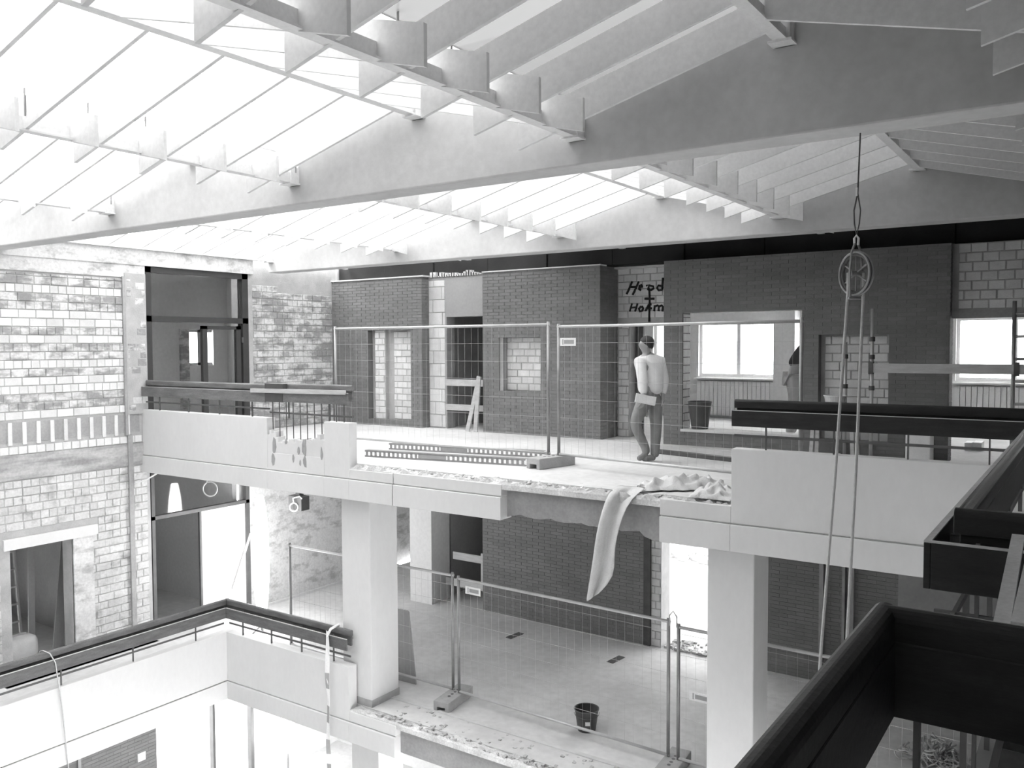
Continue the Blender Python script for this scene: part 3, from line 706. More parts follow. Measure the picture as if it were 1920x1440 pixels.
fence('mesh_fence', (-5.92, 9.72), (-2.6, 9.25), 0, 1.88, 'mesh fence panel with a small white sign in front of the walking person', 'upper fence panels', (.20, 1.64))
fence('mesh_fence', (-10.7, 9.28), (-7.36, 9.30), ZM, 1.80, 'mesh fence panel passing behind the square white column on the middle level', 'middle fence panels')
fence('mesh_fence', (-7.27, 9.27), (-4.06, 9.16), ZM, 1.78, 'mesh fence panel in front of the bucket on the middle level', 'middle fence panels', (.30, 1.62))
fence('mesh_fence', (-3.97, 9.15), (-.75, 9.1), ZM, 1.74, 'mesh fence panel running behind the column beside the bright doorway', 'middle fence panels', (.3, .95))
def foot(c, ang, label):
    t = thing('concrete_block', c, label, 'fence foot')
    q = B(); x, y, z = c
    prof = [(-.12, 0), (-.06, 0), (-.06, .06), (.06, .06), (.06, 0), (.12, 0), (.12, .14), (-.12, .14)]
    q.prism(prof, (x, y - .34, z), (x, y + .34, z)); q.build('block', 'conc', t, bevel=.008)
    for i in range(4): q = B(); q.lathe((x, y - .12 + .08 * i, z + .141), [(.0, .001), (.022, .001), (.022, -.02)], 10); q.build('hole', 'rust', t)
    t.rotation_euler.z = ang; return t
foot((-5.96, 9.62, 0), math.radians(-12), 'concrete fence foot block on the upper gallery floor')
foot((-7.31, 9.22, ZM), math.radians(8), 'concrete fence foot block on the middle floor beside the column')
foot((-4.0, 9.10, ZM), math.radians(5), 'concrete fence foot block on the middle floor near the white column')
q = B(); p0 = Vector((-4.06, 9.14, ZM)); q.tube([p0 + Vector((.0, 0, 1.7)), p0 + Vector((.0, 0, 1.82)), p0 + Vector((.045, 0, 1.88)), p0 + Vector((.09, 0, 1.82)), p0 + Vector((.09, 0, 1.7))], .008, 8)
q.build('fence_clamp', 'steelw', None, 'thin wire loop joining two fence uprights on the middle level', 'clamp', smooth=True)

# ================================================================== PEOPLE
def skin(name, joints, edges, mat, parent, root, sub=2):
    keys = list(joints); idx = {k: i for i, k in enumerate(keys)}
    me = bpy.data.meshes.new(name); me.from_pydata([joints[k][0] for k in keys], [(idx[a], idx[c]) for a, c in edges], []); me.update()
    o = bpy.data.objects.new(name, me); COL.objects.link(o); me.materials.append(M[mat])
    m = o.modifiers.new('skin', 'SKIN'); m.use_smooth_shade = True
    sv = me.skin_vertices[0].data
    for k in keys:
        r = joints[k][1]; sv[idx[k]].radius = r if isinstance(r, tuple) else (r, r)
        sv[idx[k]].use_root = (k == root)
    s = o.modifiers.new('sub', 'SUBSURF'); s.levels = sub; s.render_levels = sub
    attach(o, parent); return o
def hand(j, e, wrist, d, side, thumbdir, r=.0095, curl=None):
    """five-finger hand growing from the wrist: d = finger direction, side = across the palm"""
    w = Vector(j[wrist][0]); d = Vector(d).normalized(); s = Vector(side).normalized(); c = Vector(curl or (0, 0, -1)).normalized()
    j['palm'+wrist] = (w + d * .06, (.034, .02)); e.append((wrist, 'palm'+wrist))
    for i, ln in enumerate((.072, .082, .076, .06)):
        k = w + d * .095 + s * (.026 - .0175 * i)
        a, b_, c_ = 'f%d0%s' % (i, wrist), 'f%d1%s' % (i, wrist), 'f%d2%s' % (i, wrist)
        j[a] = (k, r); j[b_] = (k + d * ln * .5 + c * .012, r * .95); j[c_] = (k + d * ln * .8 + c * .04, r * .8)
        e += [('palm'+wrist, a), (a, b_), (b_, c_)]
    t0 = w + d * .035 + s * .034; td = (d + s * 1.0 + Vector(thumbdir) * .3).normalized()
    j['t0'+wrist] = (t0, r * 1.1); j['t1'+wrist] = (t0 + td * .04 + c * .005, r); j['t2'+wrist] = (t0 + td * .055 + d * .02 + c * .02, r * .85)
    e += [('palm'+wrist, 't0'+wrist), ('t0'+wrist, 't1'+wrist), ('t1'+wrist, 't2'+wrist)]

# walking person behind the fence: local axes a = picture right, f = away, z up
ha, hf = Vector((math.cos(YAW), math.sin(YAW), 0)), Vector((-math.sin(YAW), math.cos(YAW), 0))
P0 = Vector((-5.08, 10.71, 0))
def L1(a, f, z): return P0 + ha * a + hf * f + Vector((0, 0, z))
per = thing('person', P0, 'person in a loose white shirt and faded jeans walking behind the fence', 'person')
J = dict(pelvis=(L1(.03, 0, .93), (.115, .10)), belly=(L1(.025, .0, 1.08), (.115, .095)), chest=(L1(.02, .02, 1.28), (.14, .105)), upper=(L1(.01, .01, 1.40), (.10, .085)),
    neck=(L1(-.015, -.02, 1.48), .058), jaw=(L1(-.05, -.035, 1.555), (.062, .066)), head=(L1(-.05, -.03, 1.63), (.082, .092)), crown=(L1(-.045, -.02, 1.685), (.06, .068)),
    sl=(L1(-.12, -.07, 1.38), .062), el=(L1(-.10, -.16, 1.10), .046), wl=(L1(-.09, -.22, .90), .028),
    sr=(L1(.17, .09, 1.38), .062), er=(L1(.235, .10, 1.10), .046), wr=(L1(.20, .02, .88), .028),
    hl=(L1(-.05, -.07, .88), .095), kl=(L1(-.19, -.02, .52), .062), al=(L1(-.02, .04, .17), .038), tl=(L1(-.05, .0, .09), .036),
    hr=(L1(.10, .06, .88), .095), kr=(L1(.115, .03, .48), .062), ar=(L1(.10, .06, .09), .040), tr=(L1(-.06, .0, .045), .036))
E = [('pelvis', 'belly'), ('belly', 'chest'), ('chest', 'upper'), ('upper', 'neck'), ('neck', 'jaw'), ('jaw', 'head'), ('head', 'crown'), ('upper', 'sl'), ('sl', 'el'), ('el', 'wl'), ('upper', 'sr'), ('sr', 'er'), ('er', 'wr'),
     ('pelvis', 'hl'), ('hl', 'kl'), ('kl', 'al'), ('pelvis', 'hr'), ('hr', 'kr'), ('kr', 'ar')]
JB, EB = {k: v for k, v in J.items() if k not in ('tl', 'tr')}, list(E)
hand(JB, EB, 'wl', (-.15, -.2, -1), ha, hf, curl=-ha); hand(JB, EB, 'wr', (-.1, -.1, -1), hf, -ha, curl=-ha)
JB['nose'] = (L1(-.135, -.075, 1.605), .014); EB.append(('head', 'nose')); JB['ear'] = (L1(-.005, -.12, 1.61), (.012, .022)); EB.append(('head', 'ear'))
skin('body', JB, EB, 'skin', per, 'pelvis')
cl = dict(hem=(L1(.03, 0, .90), (.195, .15)), belly=(L1(.03, 0, 1.06), (.195, .15)), chest=(L1(.025, .02, 1.26), (.20, .145)), upper=(L1(.01, .01, 1.39), (.13, .10)), collar=(L1(-.01, -.015, 1.465), (.078, .07)),
    sl=(L1(-.12, -.07, 1.375), .088), el=(L1(-.10, -.16, 1.10), .075), wl=(L1(-.09, -.21, .93), .050), sr=(L1(.17, .09, 1.375), .088), er=(L1(.235, .10, 1.10), .075), wr=(L1(.205, .035, .91), .05))
skin('shirt', cl, [('hem', 'belly'), ('belly', 'chest'), ('chest', 'upper'), ('upper', 'collar'), ('upper', 'sl'), ('sl', 'el'), ('el', 'wl'), ('upper', 'sr'), ('sr', 'er'), ('er', 'wr')], 'shirt', per, 'hem')
tr = {k: (J[k][0], r) for k, r in dict(pelvis=(.15, .13), hl=.115, kl=.083, al=.062, hr=.115, kr=.083, ar=.062).items()}
tr['waist'] = (L1(.03, 0, 1.02), (.13, .115)); tr['ar'] = (L1(.10, .06, .045), .06); tr['al'] = (L1(-.02, .04, .17), .062); tr['cl'] = (L1(-.025, .04, .09), .056)
skin('jeans', tr, [('waist', 'pelvis'), ('pelvis', 'hl'), ('hl', 'kl'), ('kl', 'al'), ('al', 'cl'), ('pelvis', 'hr'), ('hr', 'kr'), ('kr', 'ar')], 'jeans', per, 'pelvis')
skin('shoe', dict(h=(L1(.115, .065, .055), .05), m=(L1(.03, .03, .05), .048), t=(L1(-.09, -.02, .042), .040)), [('h', 'm'), ('m', 't')], 'shoe', per, 'h')
skin('shoe', dict(h=(L1(-.01, .045, .13), .052), m=(L1(-.06, .01, .075), .046), t=(L1(-.15, -.05, .045), .038)), [('h', 'm'), ('m', 't')], 'shoe', per, 'h')
b = B(); hv = []; hfc = []
for i in range(11):
    for j in range(18):
        th = math.pi * i / 10; ph = 6.2832 * j / 18; z = math.cos(th); k = math.sin(th) if z > 0 else math.sin(th) ** .45; x, y = k * math.cos(ph), k * math.sin(ph)
        back = max(0, x * .75 - y * .6 + .15); hv.append(L1(-.022 + .098 * x, -.03 + .104 * y, 1.64 + (.082 if z > 0 else .02 + .11 * back) * z))
for i in range(10):
    for j in range(18): hfc.append((i * 18 + j, i * 18 + (j + 1) % 18, (i + 1) * 18 + (j + 1) % 18, (i + 1) * 18 + j))
b.add(hv, hfc).build('hair', 'hair', per, smooth=True)
q = B(); c0, c1 = L1(-.21, -.26, .895), L1(.06, -.24, .845)
q.bar(c0, c1, .022, .115); q.bar(c0 + Vector((0, 0, .004)) + hf * .014, c1 + hf * .014 + Vector((0, 0, -.006)), .006, .118); q.build('folded_paper', 'sign', None, 'folded white paper in the hand of the walking person', 'paper')

# bending person in the window room, partly behind the brick wall
P1 = Vector((-4.20, 14.3, 0))
def L2(a, f, z): return P1 + ha * a + hf * f + Vector((0, 0, z))
pe2 = thing('person', P1, 'person in a dark shirt and pale trousers bending forward in the window room', 'person')
J2 = dict(pelvis=(L2(.0, 0, 1.12), (.13, .11)), belly=(L2(.10, .02, 1.30), (.12, .10)), chest=(L2(.24, .05, 1.52), (.14, .11)), upper=(L2(.33, .06, 1.64), (.10, .085)), neck=(L2(.42, .05, 1.72), .052), head=(L2(.52, .03, 1.76), (.085, .09)), face=(L2(.58, .02, 1.71), (.06, .06)),
    sl=(L2(.36, -.12, 1.60), .06), el=(L2(.50, -.16, 1.36), .046), wl=(L2(.60, -.1, 1.18), .03), sr=(L2(.36, .22, 1.60), .06), er=(L2(.52, .25, 1.36), .046), wr=(L2(.62, .2, 1.16), .03),
    hl=(L2(.02, -.09, 1.03), .10), kl=(L2(.01, -.10, .62), .066), al=(L2(-.06, -.10, .10), .042), hr=(L2(.05, .11, 1.03), .10), kr=(L2(.10, .13, .60), .066), ar=(L2(.06, .14, .10), .042))
E2 = [('pelvis', 'belly'), ('belly', 'chest'), ('chest', 'upper'), ('upper', 'neck'), ('neck', 'head'), ('head', 'face'), ('upper', 'sl'), ('sl', 'el'), ('el', 'wl'), ('upper', 'sr'), ('sr', 'er'), ('er', 'wr'), ('pelvis', 'hl'), ('hl', 'kl'), ('kl', 'al'), ('pelvis', 'hr'), ('hr', 'kr'), ('kr', 'ar')]
hand(J2, E2, 'wl', (.4, .1, -.8), hf, ha, curl=ha); hand(J2, E2, 'wr', (.4, .1, -.8), hf, ha, curl=ha)
skin('body', J2, E2, 'skin', pe2, 'pelvis')
skin('shirt', dict(hem=(L2(.02, .0, 1.20), (.155, .13)), belly=(L2(.11, .02, 1.34), (.16, .13)), chest=(L2(.24, .05, 1.52), (.17, .135)), upper=(L2(.33, .06, 1.63), (.13, .1)), sl=(L2(.36, -.12, 1.59), .08), el=(L2(.43, -.15, 1.46), .075), sr=(L2(.36, .22, 1.59), .08), er=(L2(.44, .24, 1.46), .075)),
     [('hem', 'belly'), ('belly', 'chest'), ('chest', 'upper'), ('upper', 'sl'), ('sl', 'el'), ('upper', 'sr'), ('sr', 'er')], 'shirtd', pe2, 'hem')
t2 = {k: (J2[k][0], r) for k, r in dict(pelvis=(.165, .14), hl=.125, kl=.10, al=.075, hr=.125, kr=.10, ar=.075).items()}
skin('trousers', t2, [('pelvis', 'hl'), ('hl', 'kl'), ('kl', 'al'), ('pelvis', 'hr'), ('hr', 'kr'), ('kr', 'ar')], 'trousers', pe2, 'pelvis')
for f_, nm in ((-.10, 'al'), (.14, 'ar')):
    c = J2[nm][0]; skin('shoe', dict(h=(Vector((c.x, c.y, .05)) - ha * .03, .048), t=(Vector((c.x, c.y, .04)) + ha * .16, .038)), [('h', 't')], 'shirtd', pe2, 'h')
skin('hair', dict(b=(L2(.50, .03, 1.80), (.085, .09)), c=(L2(.54, .03, 1.82), (.07, .08))), [('b', 'c')], 'hair', pe2, 'b')

# ================================================================== PULLEY AND ROPES
pc = ony(1605, 513, 6.1); pu = thing('rope_pulley', pc, 'spoked rope pulley hanging from the concrete beam by a wire sling', 'pulley')
nrm = (fw * .34 + rt * .94); nrm.z = 0; nrm.normalize(); inp = Vector((0, 0, 1)).cross(nrm)
def ring(c, r, a0=0, a1=360, n=40): return [c + inp * (r * math.cos(math.radians(a0 + (a1 - a0) * i / n))) + Vector((0, 0, r * math.sin(math.radians(a0 + (a1 - a0) * i / n)))) for i in range(n + 1)]
for s in (-1, 1): q = B(); q.tube(ring(pc + nrm * .014 * s, .142), .008, 8, False); q.build('rim', 'steelp', pu, smooth=True)
q = B(); q.tube(ring(pc, .128), .013, 8, False); q.build('groove', 'rust', pu, smooth=True)
for k in range(6):
    a = math.radians(30 + 60 * k); q = B(); q.tube([pc, pc + inp * .13 * math.cos(a) + Vector((0, 0, .13 * math.sin(a)))], .006, 6); q.build('spoke', 'steelp', pu)
q = B(); q.tube([pc - nrm * .05, pc + nrm * .06], .02, 12); q.build('hub', 'steelp', pu)
for s in (-1, 1):
    q = B(); q.tube([pc + nrm * .045 * s + Vector((0, 0, -.17)), pc + nrm * .052 * s, pc + nrm * .04 * s + Vector((0, 0, .14)), pc + nrm * .012 * s + Vector((0, 0, .20))], .009, 6); q.build('strap', 'steelp', pu)
q = B(); q.tube([pc - nrm * .06 + Vector((0, 0, -.165)), pc + nrm * .05 + Vector((0, 0, -.165))], .009, 8); q.build('cross_pin', 'steelp', pu)
q = B(); q.tube([pc + Vector((.0, 0, .19)) + rt * .012, pc + Vector((0, 0, .235)) + rt * .014, pc + Vector((0, 0, .255)), pc + Vector((0, 0, .235)) - rt * .014, pc + Vector((0, 0, .19)) - rt * .012], .008, 8); q.build('shackle', 'sign', pu)
tp = pc + Vector((0, 0, .25)); bt = Vector((pc.x + .01, 6.1, 3.0)); md = tp.lerp(bt, .42)
q = B(); q.tube([md, tp.lerp(bt, .25) + rt * .022, tp.lerp(bt, .12) + rt * .016, tp, tp.lerp(bt, .12) - rt * .016, tp.lerp(bt, .25) - rt * .022, md, bt + rt * .006], .005, 6); q.build('wire_sling', 'rust', pu)
q = B(); q.tube([md - rt * .006 + Vector((0, 0, -.02)), md - rt * .006 + Vector((0, 0, .035))], .008, 6); q.build('clamp', 'sign', pu)
for s, (xa, xb), nm in ((-1, (1590, 1541), 'left'), (1, (1619, 1588), 'right')):
    p0 = ony(xa, 545, 6.1); p1 = ony(xb, 1200, 6.1); d = (p1 - p0); pts = [p0 + Vector((0, 0, .12)), p0, p0.lerp(p1, .5) + rt * .006, p1, p0 + d * 1.6, p0 + d * 3.5]
    q = B(); q.tube(pts, .0105, 8); q.build('rope', 'rope', None, 'pale rope hanging from the %s pulley side down into the atrium' % ('beam facing' if s < 0 else 'gallery facing'), 'rope', 'ropes of the pulley', smooth=True)

# ================================================================== LOOSE THINGS
def bucket(name, c, r0, r1, h, mat, label, plate=True):
    t = thing(name, c, label, 'bucket'); w = .006
    q = B(); q.lathe(c, [(0, .002), (r0, .002), (r0 + (r1 - r0) * .9, h * .9), (r1, h), (r1 - w, h), (r0 + (r1 - r0) * .9 - w, h * .9), (r0 - w, .012), (0, .012)], 28); q.build('body', mat, t, smooth=False)
    q = B(); q.tube([Vector(c) + Vector((math.cos(2 * math.pi * i / 28) * (r1 + .004), math.sin(2 * math.pi * i / 28) * (r1 + .004), h)) for i in range(29)], .007, 6, False); q.build('rim', 'post', t)
    q = B(); q.tube([Vector(c) + ha * (r1 + .006) * math.cos(a) - hf * (r1 + .012) * math.sin(a) * .98 + Vector((0, 0, h - .05 - .03 * math.sin(a))) for a in [math.pi * i / 14 for i in range(15)]], .004, 6); q.build('handle', 'rust', t)
    if plate:
        q = B(); p = Vector(c) - hf * (r1 * .93) + Vector((0, 0, h * .48)); q.bar(p - ha * .03, p + ha * .03, .012, .045); q.build('label_plate', 'sign', t)
    return t
bp = onz(1100, 1368, ZM); bucket('bucket', (bp.x, bp.y, ZM), .115, .155, .28, 'tubg', 'dark plastic bucket with a small white label on the middle floor')
bucket('mortar_tub', (-5.25, YB + .16, .26), .13, .185, .43, 'tubg', 'dark tall mortar tub on the sill of the wide brick opening', False)
# basin on a trestle
t = thing('trestle', (-3.05, 12.42, 0), 'small wooden trestle behind the handrail carrying the white basin', 'trestle')
q = B(); q.box(-3.35, -2.75, 12.25, 12.6, .70, .74); q.build('top', 'woodl', t)
for sx in (-1, 1):
    for sy in (-1, 1): q = B(); q.bar((-3.05 + sx * .28, 12.425 + sy * .15, 0), (-3.05 + sx * .25, 12.425 + sy * .12, .70), .05, .05); q.build('leg', 'woodl', t)
t = thing('basin', (-3.05, 12.42, .74), 'shallow pale mixing basin on the trestle beside the ropes', 'basin')
q = B(); q.lathe((-3.05, 12.42, .742), [(0, 0), (.08, 0), (.125, .06), (.145, .135), (.137, .135), (.115, .06), (.075, .012), (0, .012)], 24); q.build('bowl', 'block', t)
q = B(); q.tube([Vector((-3.05, 12.42, .878)) + Vector((.146 * math.cos(6.2832 * i / 24), .146 * math.sin(6.2832 * i / 24), 0)) for i in range(25)], .009, 6, False); q.build('lip', 'sign', t)
# scaffold parts in front of the end wall
def pole(x, y, h, label, r=.024):
    t = thing('scaffold_pole', (x, y, 0), label, 'pole'); q = B(); q.tube([(x, y, .004), (x, y, h)], r, 12); q.build('tube', 'steelw', t, smooth=True)
    q = B(); q.box(x - .06, x + .06, y - .06, y + .06, 0, .012); q.build('base_plate', 'rust', t)
    for z in (.72, 1.0, 1.42, 1.66):
        if z < h: q = B(); q.tube([(x, y, z - .03), (x, y, z + .03)], r + .012, 10); q.build('clamp', 'rust', t)
pole(-2.555, 12.34, 2.07, 'tall scaffold pole with clamps in front of the pale block niche')
pole(ony(1585, 700, 12.715).x, 12.715, 1.62, 'shorter scaffold pole close behind the hanging ropes')
t = thing('guard_plank', (-1, 12.3, 1.27), 'long pale guard plank running from the scaffold pole to the ladder frame', 'plank')
q = B(); q.box(-2.68, .6, 12.27, 12.312, 1.21, 1.335); q.build('board', 'woodl', t)
for x in (-2.555, -.86): q = B(); q.box(x - .03, x + .03, 12.262, 12.33, 1.19, 1.36); q.build('clip', 'rust', t)
t = thing('scaffold_ladder', (-.6, 12.37, 0), 'steel scaffold ladder frame standing in the bright end doorway', 'ladder')
for x in (-.90, -.35): q = B(); q.tube([(x, 12.345, .0), (x, 12.345, 2.12)], .024, 10); q.build('upright', 'steel', t, smooth=True)
for i in range(7): z = .28 + .28 * i; q = B(); q.tube([(-.90, 12.345, z), (-.35, 12.345, z + .01)], .018, 8); q.build('rung', 'steel', t, smooth=True)
# perforated steel channels on the gallery floor
def channel(a, b_, label):
    a, b_ = Vector(a), Vector(b_); d = (b_ - a); L_ = d.length; d.normalize(); s = Vector((-d.y, d.x, 0)); t = thing('steel_channel', (a + b_) / 2, label, 'steel channel', 'perforated steel channels')
    q = B(); n = 34; st = L_ / n; h = .10
    for z in (.012, h - .012): q.bar(a + Vector((0, 0, z)), b_ + Vector((0, 0, z)), .006, .026)
    for i in range(n):
        solid = 11 < i < 18; w = st if solid else st * .5
        c = a + d * (st * (i + .5)) + Vector((0, 0, h / 2)); q.bar(c - d * w / 2, c + d * w / 2, .006, h - .02)
    q.build('web', 'steel', t)
    for z in (.004, h - .004): q = B(); q.bar(a + s * .05 + Vector((0, 0, z)), b_ + s * .05 + Vector((0, 0, z)), .10, .006); q.build('flange', 'steel', t)
channel((-8.75, 9.02, .0), (-6.25, 9.44, .0), 'perforated steel channel lying on the gallery floor beside the fence foot')
channel((-9.05, 9.86, .0), (-6.5, 10.28, .0), 'perforated steel channel lying further back behind the fence')
q = B(); q.bar(onz(1232, 846, .03), onz(1470, 872, .03), .10, .06); q.build('cable_duct', 'rust', None, 'long dark cable duct lying on the floor behind the walking person', 'duct', bevel=.006)
# cloth over the edge
def sheet(name, rows, mat, parent, thick=.008, sub=1):
    b = B(); n = len(rows[0]); vs = [v for r in rows for v in r]; fs = [(i * n + j, i * n + j + 1, (i + 1) * n + j + 1, (i + 1) * n + j) for i in range(len(rows) - 1) for j in range(n - 1)]
    me = bpy.data.meshes.new(name); me.from_pydata([tuple(v) for v in vs], [], fs); me.update()
    o = put(me, name, mat, parent, smooth=True)
    m = o.modifiers.new('t', 'SOLIDIFY'); m.thickness = thick; m = o.modifiers.new('s', 'SUBSURF'); m.levels = sub; m.render_levels = sub
    return o
t = thing('cloth', (-4.2, 8.3, 0), 'crumpled pale felt cloth hanging over the broken floor edge', 'cloth')
le = [(1160, 912), (1140, 924), (1128, 960), (1118, 1000), (1113, 1040), (1106, 1085), (1098, 1131)]
ri = [(1215, 918), (1184, 934), (1167, 970), (1156, 1010), (1152, 1045), (1154, 1080), (1122, 1114)]
rows = []; rg = random.Random(11)
for k, ((ax, ay), (bx, by)) in enumerate(zip(le, ri)):
    Y = [8.50, 8.27, 8.25, 8.25, 8.25, 8.26, 8.27][k]; r = []
    for j in range(9):
        s = j / 8; f = Y - .05 * math.sin(s * 7.5 + k * .2) * (1 if k else .2) + .03 * (s - .5)
        p = ony(ax + (bx - ax) * s, ay + (by - ay) * s + (rg.uniform(-4, 4) if k == 5 and j > 3 else 0), f)
        if k == 0: p.z = .05
        r.append(p)
    rows.append(r)
sheet('hanging_strip', rows, 'cloth', t)
from mathutils import noise as NZ
rows = []
for i in range(33):
    s = i / 32; c = Vector((-4.18 + .68 * s, 8.58 + .70 * s, .0)); r = []
    wd = .20 + .10 * NZ.noise(Vector((i * .23, 3.1, 0))) + .05 * math.sin(math.pi * s)
    for j in range(15):
        a = j / 14; e = math.sin(math.pi * a)
        hgt = .02 + e * (.12 * (.35 + .65 * math.sin(math.pi * min(1, s * 1.05))) + .11 * NZ.noise(Vector((i * .34, j * .42, 1.7))) + .05 * NZ.noise(Vector((i * .8, j * .9, 5.2))))
        off = Vector((NZ.noise(Vector((i * .5, j * .5, 9))), NZ.noise(Vector((i * .5, j * .5, 19))), 0)) * .05 * e
        r.append(c + Vector((.62, -.72, 0)) * ((a - .5) * 2 * wd) + off + Vector((0, 0, max(.012, hgt))))
    rows.append(r)
sheet('crumpled_roll', rows, 'cloth', t)
rows = []
for i in range(21):
    r = []
    for j in range(17):
        u, v = i / 20, j / 16; e = (math.sin(math.pi * u) * math.sin(math.pi * v)) ** .6
        x = -3.53 + .46 * u + .04 * NZ.noise(Vector((i * .4, j * .4, 3))); y = 8.36 + .42 * v + .04 * NZ.noise(Vector((i * .4, j * .4, 8)))
        r.append(Vector((x, y, max(.012, .012 + e * (.10 + .12 * NZ.noise(Vector((i * .31, j * .37, 2))) + .05 * NZ.noise(Vector((i * .9, j * .8, 4))))))))
    rows.append(r)
me = sheet('bag', rows, 'cloth', None); tag(me, 'crumpled pale sack lying at the cut end of the right parapet', 'sack')
# leaning board behind the column, middle level
q = B(); q.add([(-8.56, 9.40, ZM), (-8.17, 9.42, ZM), (-8.42, 9.56, -2.36), (-8.45, 9.56, -2.34), (-8.72, 9.55, -2.34)], [(0, 1, 2, 3, 4)])
me = q.mesh('leaning_board'); o = put(me, 'leaning_board', 'plaster', None, 'grey board leaning behind the square white column on the middle floor', 'board'); m = o.modifiers.new('t', 'SOLIDIFY'); m.thickness = .025
# boards across the dark doorways
for z0, z1, mt_ in ((.83, .955, w2), (.36, .475, w2)):
    q = B(); q.box(-10.43, -9.5, YB + .165, YB + .195, z0, z1); q.build('barrier_board', 'woodl', mt_)
for z0, z1, x0 in ((-2.50, -2.36, -10.22), (-3.02, -2.88, -10.40)):
    q = B(); q.box(x0, -9.44, YB + .1, YB + .13, z0, z1); q.build('barrier_board', 'woodl', wm1)
q = B(); q.box(-9.53, -9.44, YB + .07, YB + .10, -3.0, -2.3); q.build('barrier_post', 'woodl', wm1)
for (a, c, nm) in ((880, 903, 'pale plank leaning at the right jamb of the dark upper doorway'), (895, 907, 'narrow plank leaning beside the other at the dark upper doorway')):
    p0 = onz(a, 803, .0); p0 = Vector((ony(a, 800, YB).x, YB - .06, .0)); p1 = Vector((ony(c, 706, YB + .05).x, YB - .02 if a < 890 else YB - .10, ony(c, 706, YB).z)); q = B(); q.bar(p0, p1, .03, .085, (1, 0, 0)); q.build('leaning_plank', 'woodl', None, nm, 'plank')
# rope over the middle handrail and barrier tape
q = B(); z0 = ZM + 1.055; pts = [(-11.2, 5.55, z0 - .06), (-11.16, 5.57, z0 + .0), (-11.13, 5.58, z0 + .01), (-11.03, 5.62, z0 - .02), (-10.98, 5.66, z0 - .14), (-10.985, 5.74, -3.1), (-10.97, 5.79, -3.95), (-10.97, 5.84, -5.0)]
q.tube(pts, .008, 6); q.build('cord', 'rope', None, 'thin pale cord tied over the handrail and hanging down the left parapet', 'cord', smooth=True)
t = thing('barrier_tape', (-8.74, 8.24, ZM), 'white barrier tape with dark stripes hanging from the end of the middle handrail', 'tape')
def ribbon(z0, z1, mat, nm, off=0):
    q = B(); n = 10; vs = []
    for i in range(n + 1):
        z = z0 + (z1 - z0) * i / n; x = -8.745 + .008 * math.sin(z * 7); vs += [(x - .032, 8.235 - off + .012 * math.sin(z * 5), z), (x + .032, 8.235 - off - .012 * math.sin(z * 5), z)]
    q.add(vs, [(2 * i, 2 * i + 1, 2 * i + 3, 2 * i + 2) for i in range(n)]); o = put(q.mesh(nm), nm, mat, t); m = o.modifiers.new('t', 'SOLIDIFY'); m.thickness = .002
ribbon(-2.33, -4.35, 'sign', 'ribbon')
for z0, z1 in ((-2.92, -3.14), (-3.38, -3.62), (-3.86, -4.06), (-4.20, -4.32)): ribbon(z0, z1, 'plaster', 'dark_stripe', .004)
q = B(); q.tube([(-8.74, 8.23, -2.40), (-8.70, 8.26, -2.30), (-8.72, 8.43, -2.29), (-8.76, 8.46, -2.36)], .018, 8); q.build('knot', 'sign', t)
# junction box and cable rings under the upper gallery
jp = ony(558, 942, 10.6); t = thing('junction_box', (jp.x, 10.6, -.5), 'grey junction box with a white cable ring under the upper gallery', 'junction box')
q = B(); q.box(jp.x - .19, jp.x + .15, 10.55, 10.75, jp.z - .14, jp.z + .12); q.build('box', 'post', t, bevel=.01)
q = B(); q.box(jp.x - .05, jp.x + .05, 10.6, 10.7, jp.z + .12, -.30); q.build('hanger', 'post', t)
rc = ony(551, 951, 10.5); q = B(); q.tube([rc + ha * .075 * math.cos(a) + Vector((0, 0, .075 * math.sin(a))) for a in [6.2832 * i / 24 for i in range(25)]] , .013, 6, False); q.tube([rc + Vector((0, 0, .075)), rc + Vector((-.02, 0, .16)), rc + Vector((.1, .05, .2)), rc + Vector((.16, .05, .16))], .013, 6); q.build('cable_ring', 'sign', t, smooth=True)
rc = ony(394, 917, 9.0); q = B(); q.tube([rc + Vector((-.03, 0, -PB * 0 + (-.30 - rc.z)))] + [rc + ha * .12 * math.cos(a) + Vector((0, 0, .12 * math.sin(a))) for a in [2.0 + 6.2832 * i / 26 for i in range(27)]], .011, 6); q.build('cable_loop', 'winw', None, 'pale coiled cable hanging below the upper gallery in front of the steel frame', 'cable', smooth=True)
p0 = onx(252, 907, XL + .06); p1 = ony(300, 884, YF + .12); q = B(); q.tube([p0, p0.lerp(p1, .5) + Vector((0, 0, -.03)), p1, p1 + Vector((0, .2, .05))], .012, 6); q.build('stray_cable', 'sign', None, 'short white cable running from the brick wall under the upper gallery', 'cable', smooth=True)
# things in the dark store room on the left
t = thing('sack', (-13.75, 6.52, ZM), 'bulging pale sack on the floor of the dark store room', 'sack')
b = B(); rg = random.Random(4); vs = []; fs = []
for i in range(9):
    for j in range(14):
        th = math.pi * i / 8; ph = 6.2832 * j / 14; k = (abs(math.sin(th)) ** .5); vs.append((-13.75 + .2 * k * math.copysign(abs(math.cos(ph)) ** .6, math.cos(ph)) * rg.uniform(.94, 1.06), 6.52 + .27 * k * math.copysign(abs(math.sin(ph)) ** .6, math.sin(ph)) * rg.uniform(.94, 1.06), ZM + .25 - .25 * math.copysign(abs(math.cos(th)) ** .6, math.cos(th))))
for i in range(8):
    for j in range(14): fs.append((i * 14 + j, i * 14 + (j + 1) % 14, (i + 1) * 14 + (j + 1) % 14, (i + 1) * 14 + j))
b.add(vs, fs).build('bag', 'block', t, smooth=True)
q = B(); q.bar((-13.75, 6.4, ZM + .5), (-13.75, 6.64, ZM + .5), .05, .05); q.build('tie', 'mortar', t)
t = thing('ladder', (-14.3, 6.7, ZM), 'dull steel ladder standing in the dark store room', 'ladder')
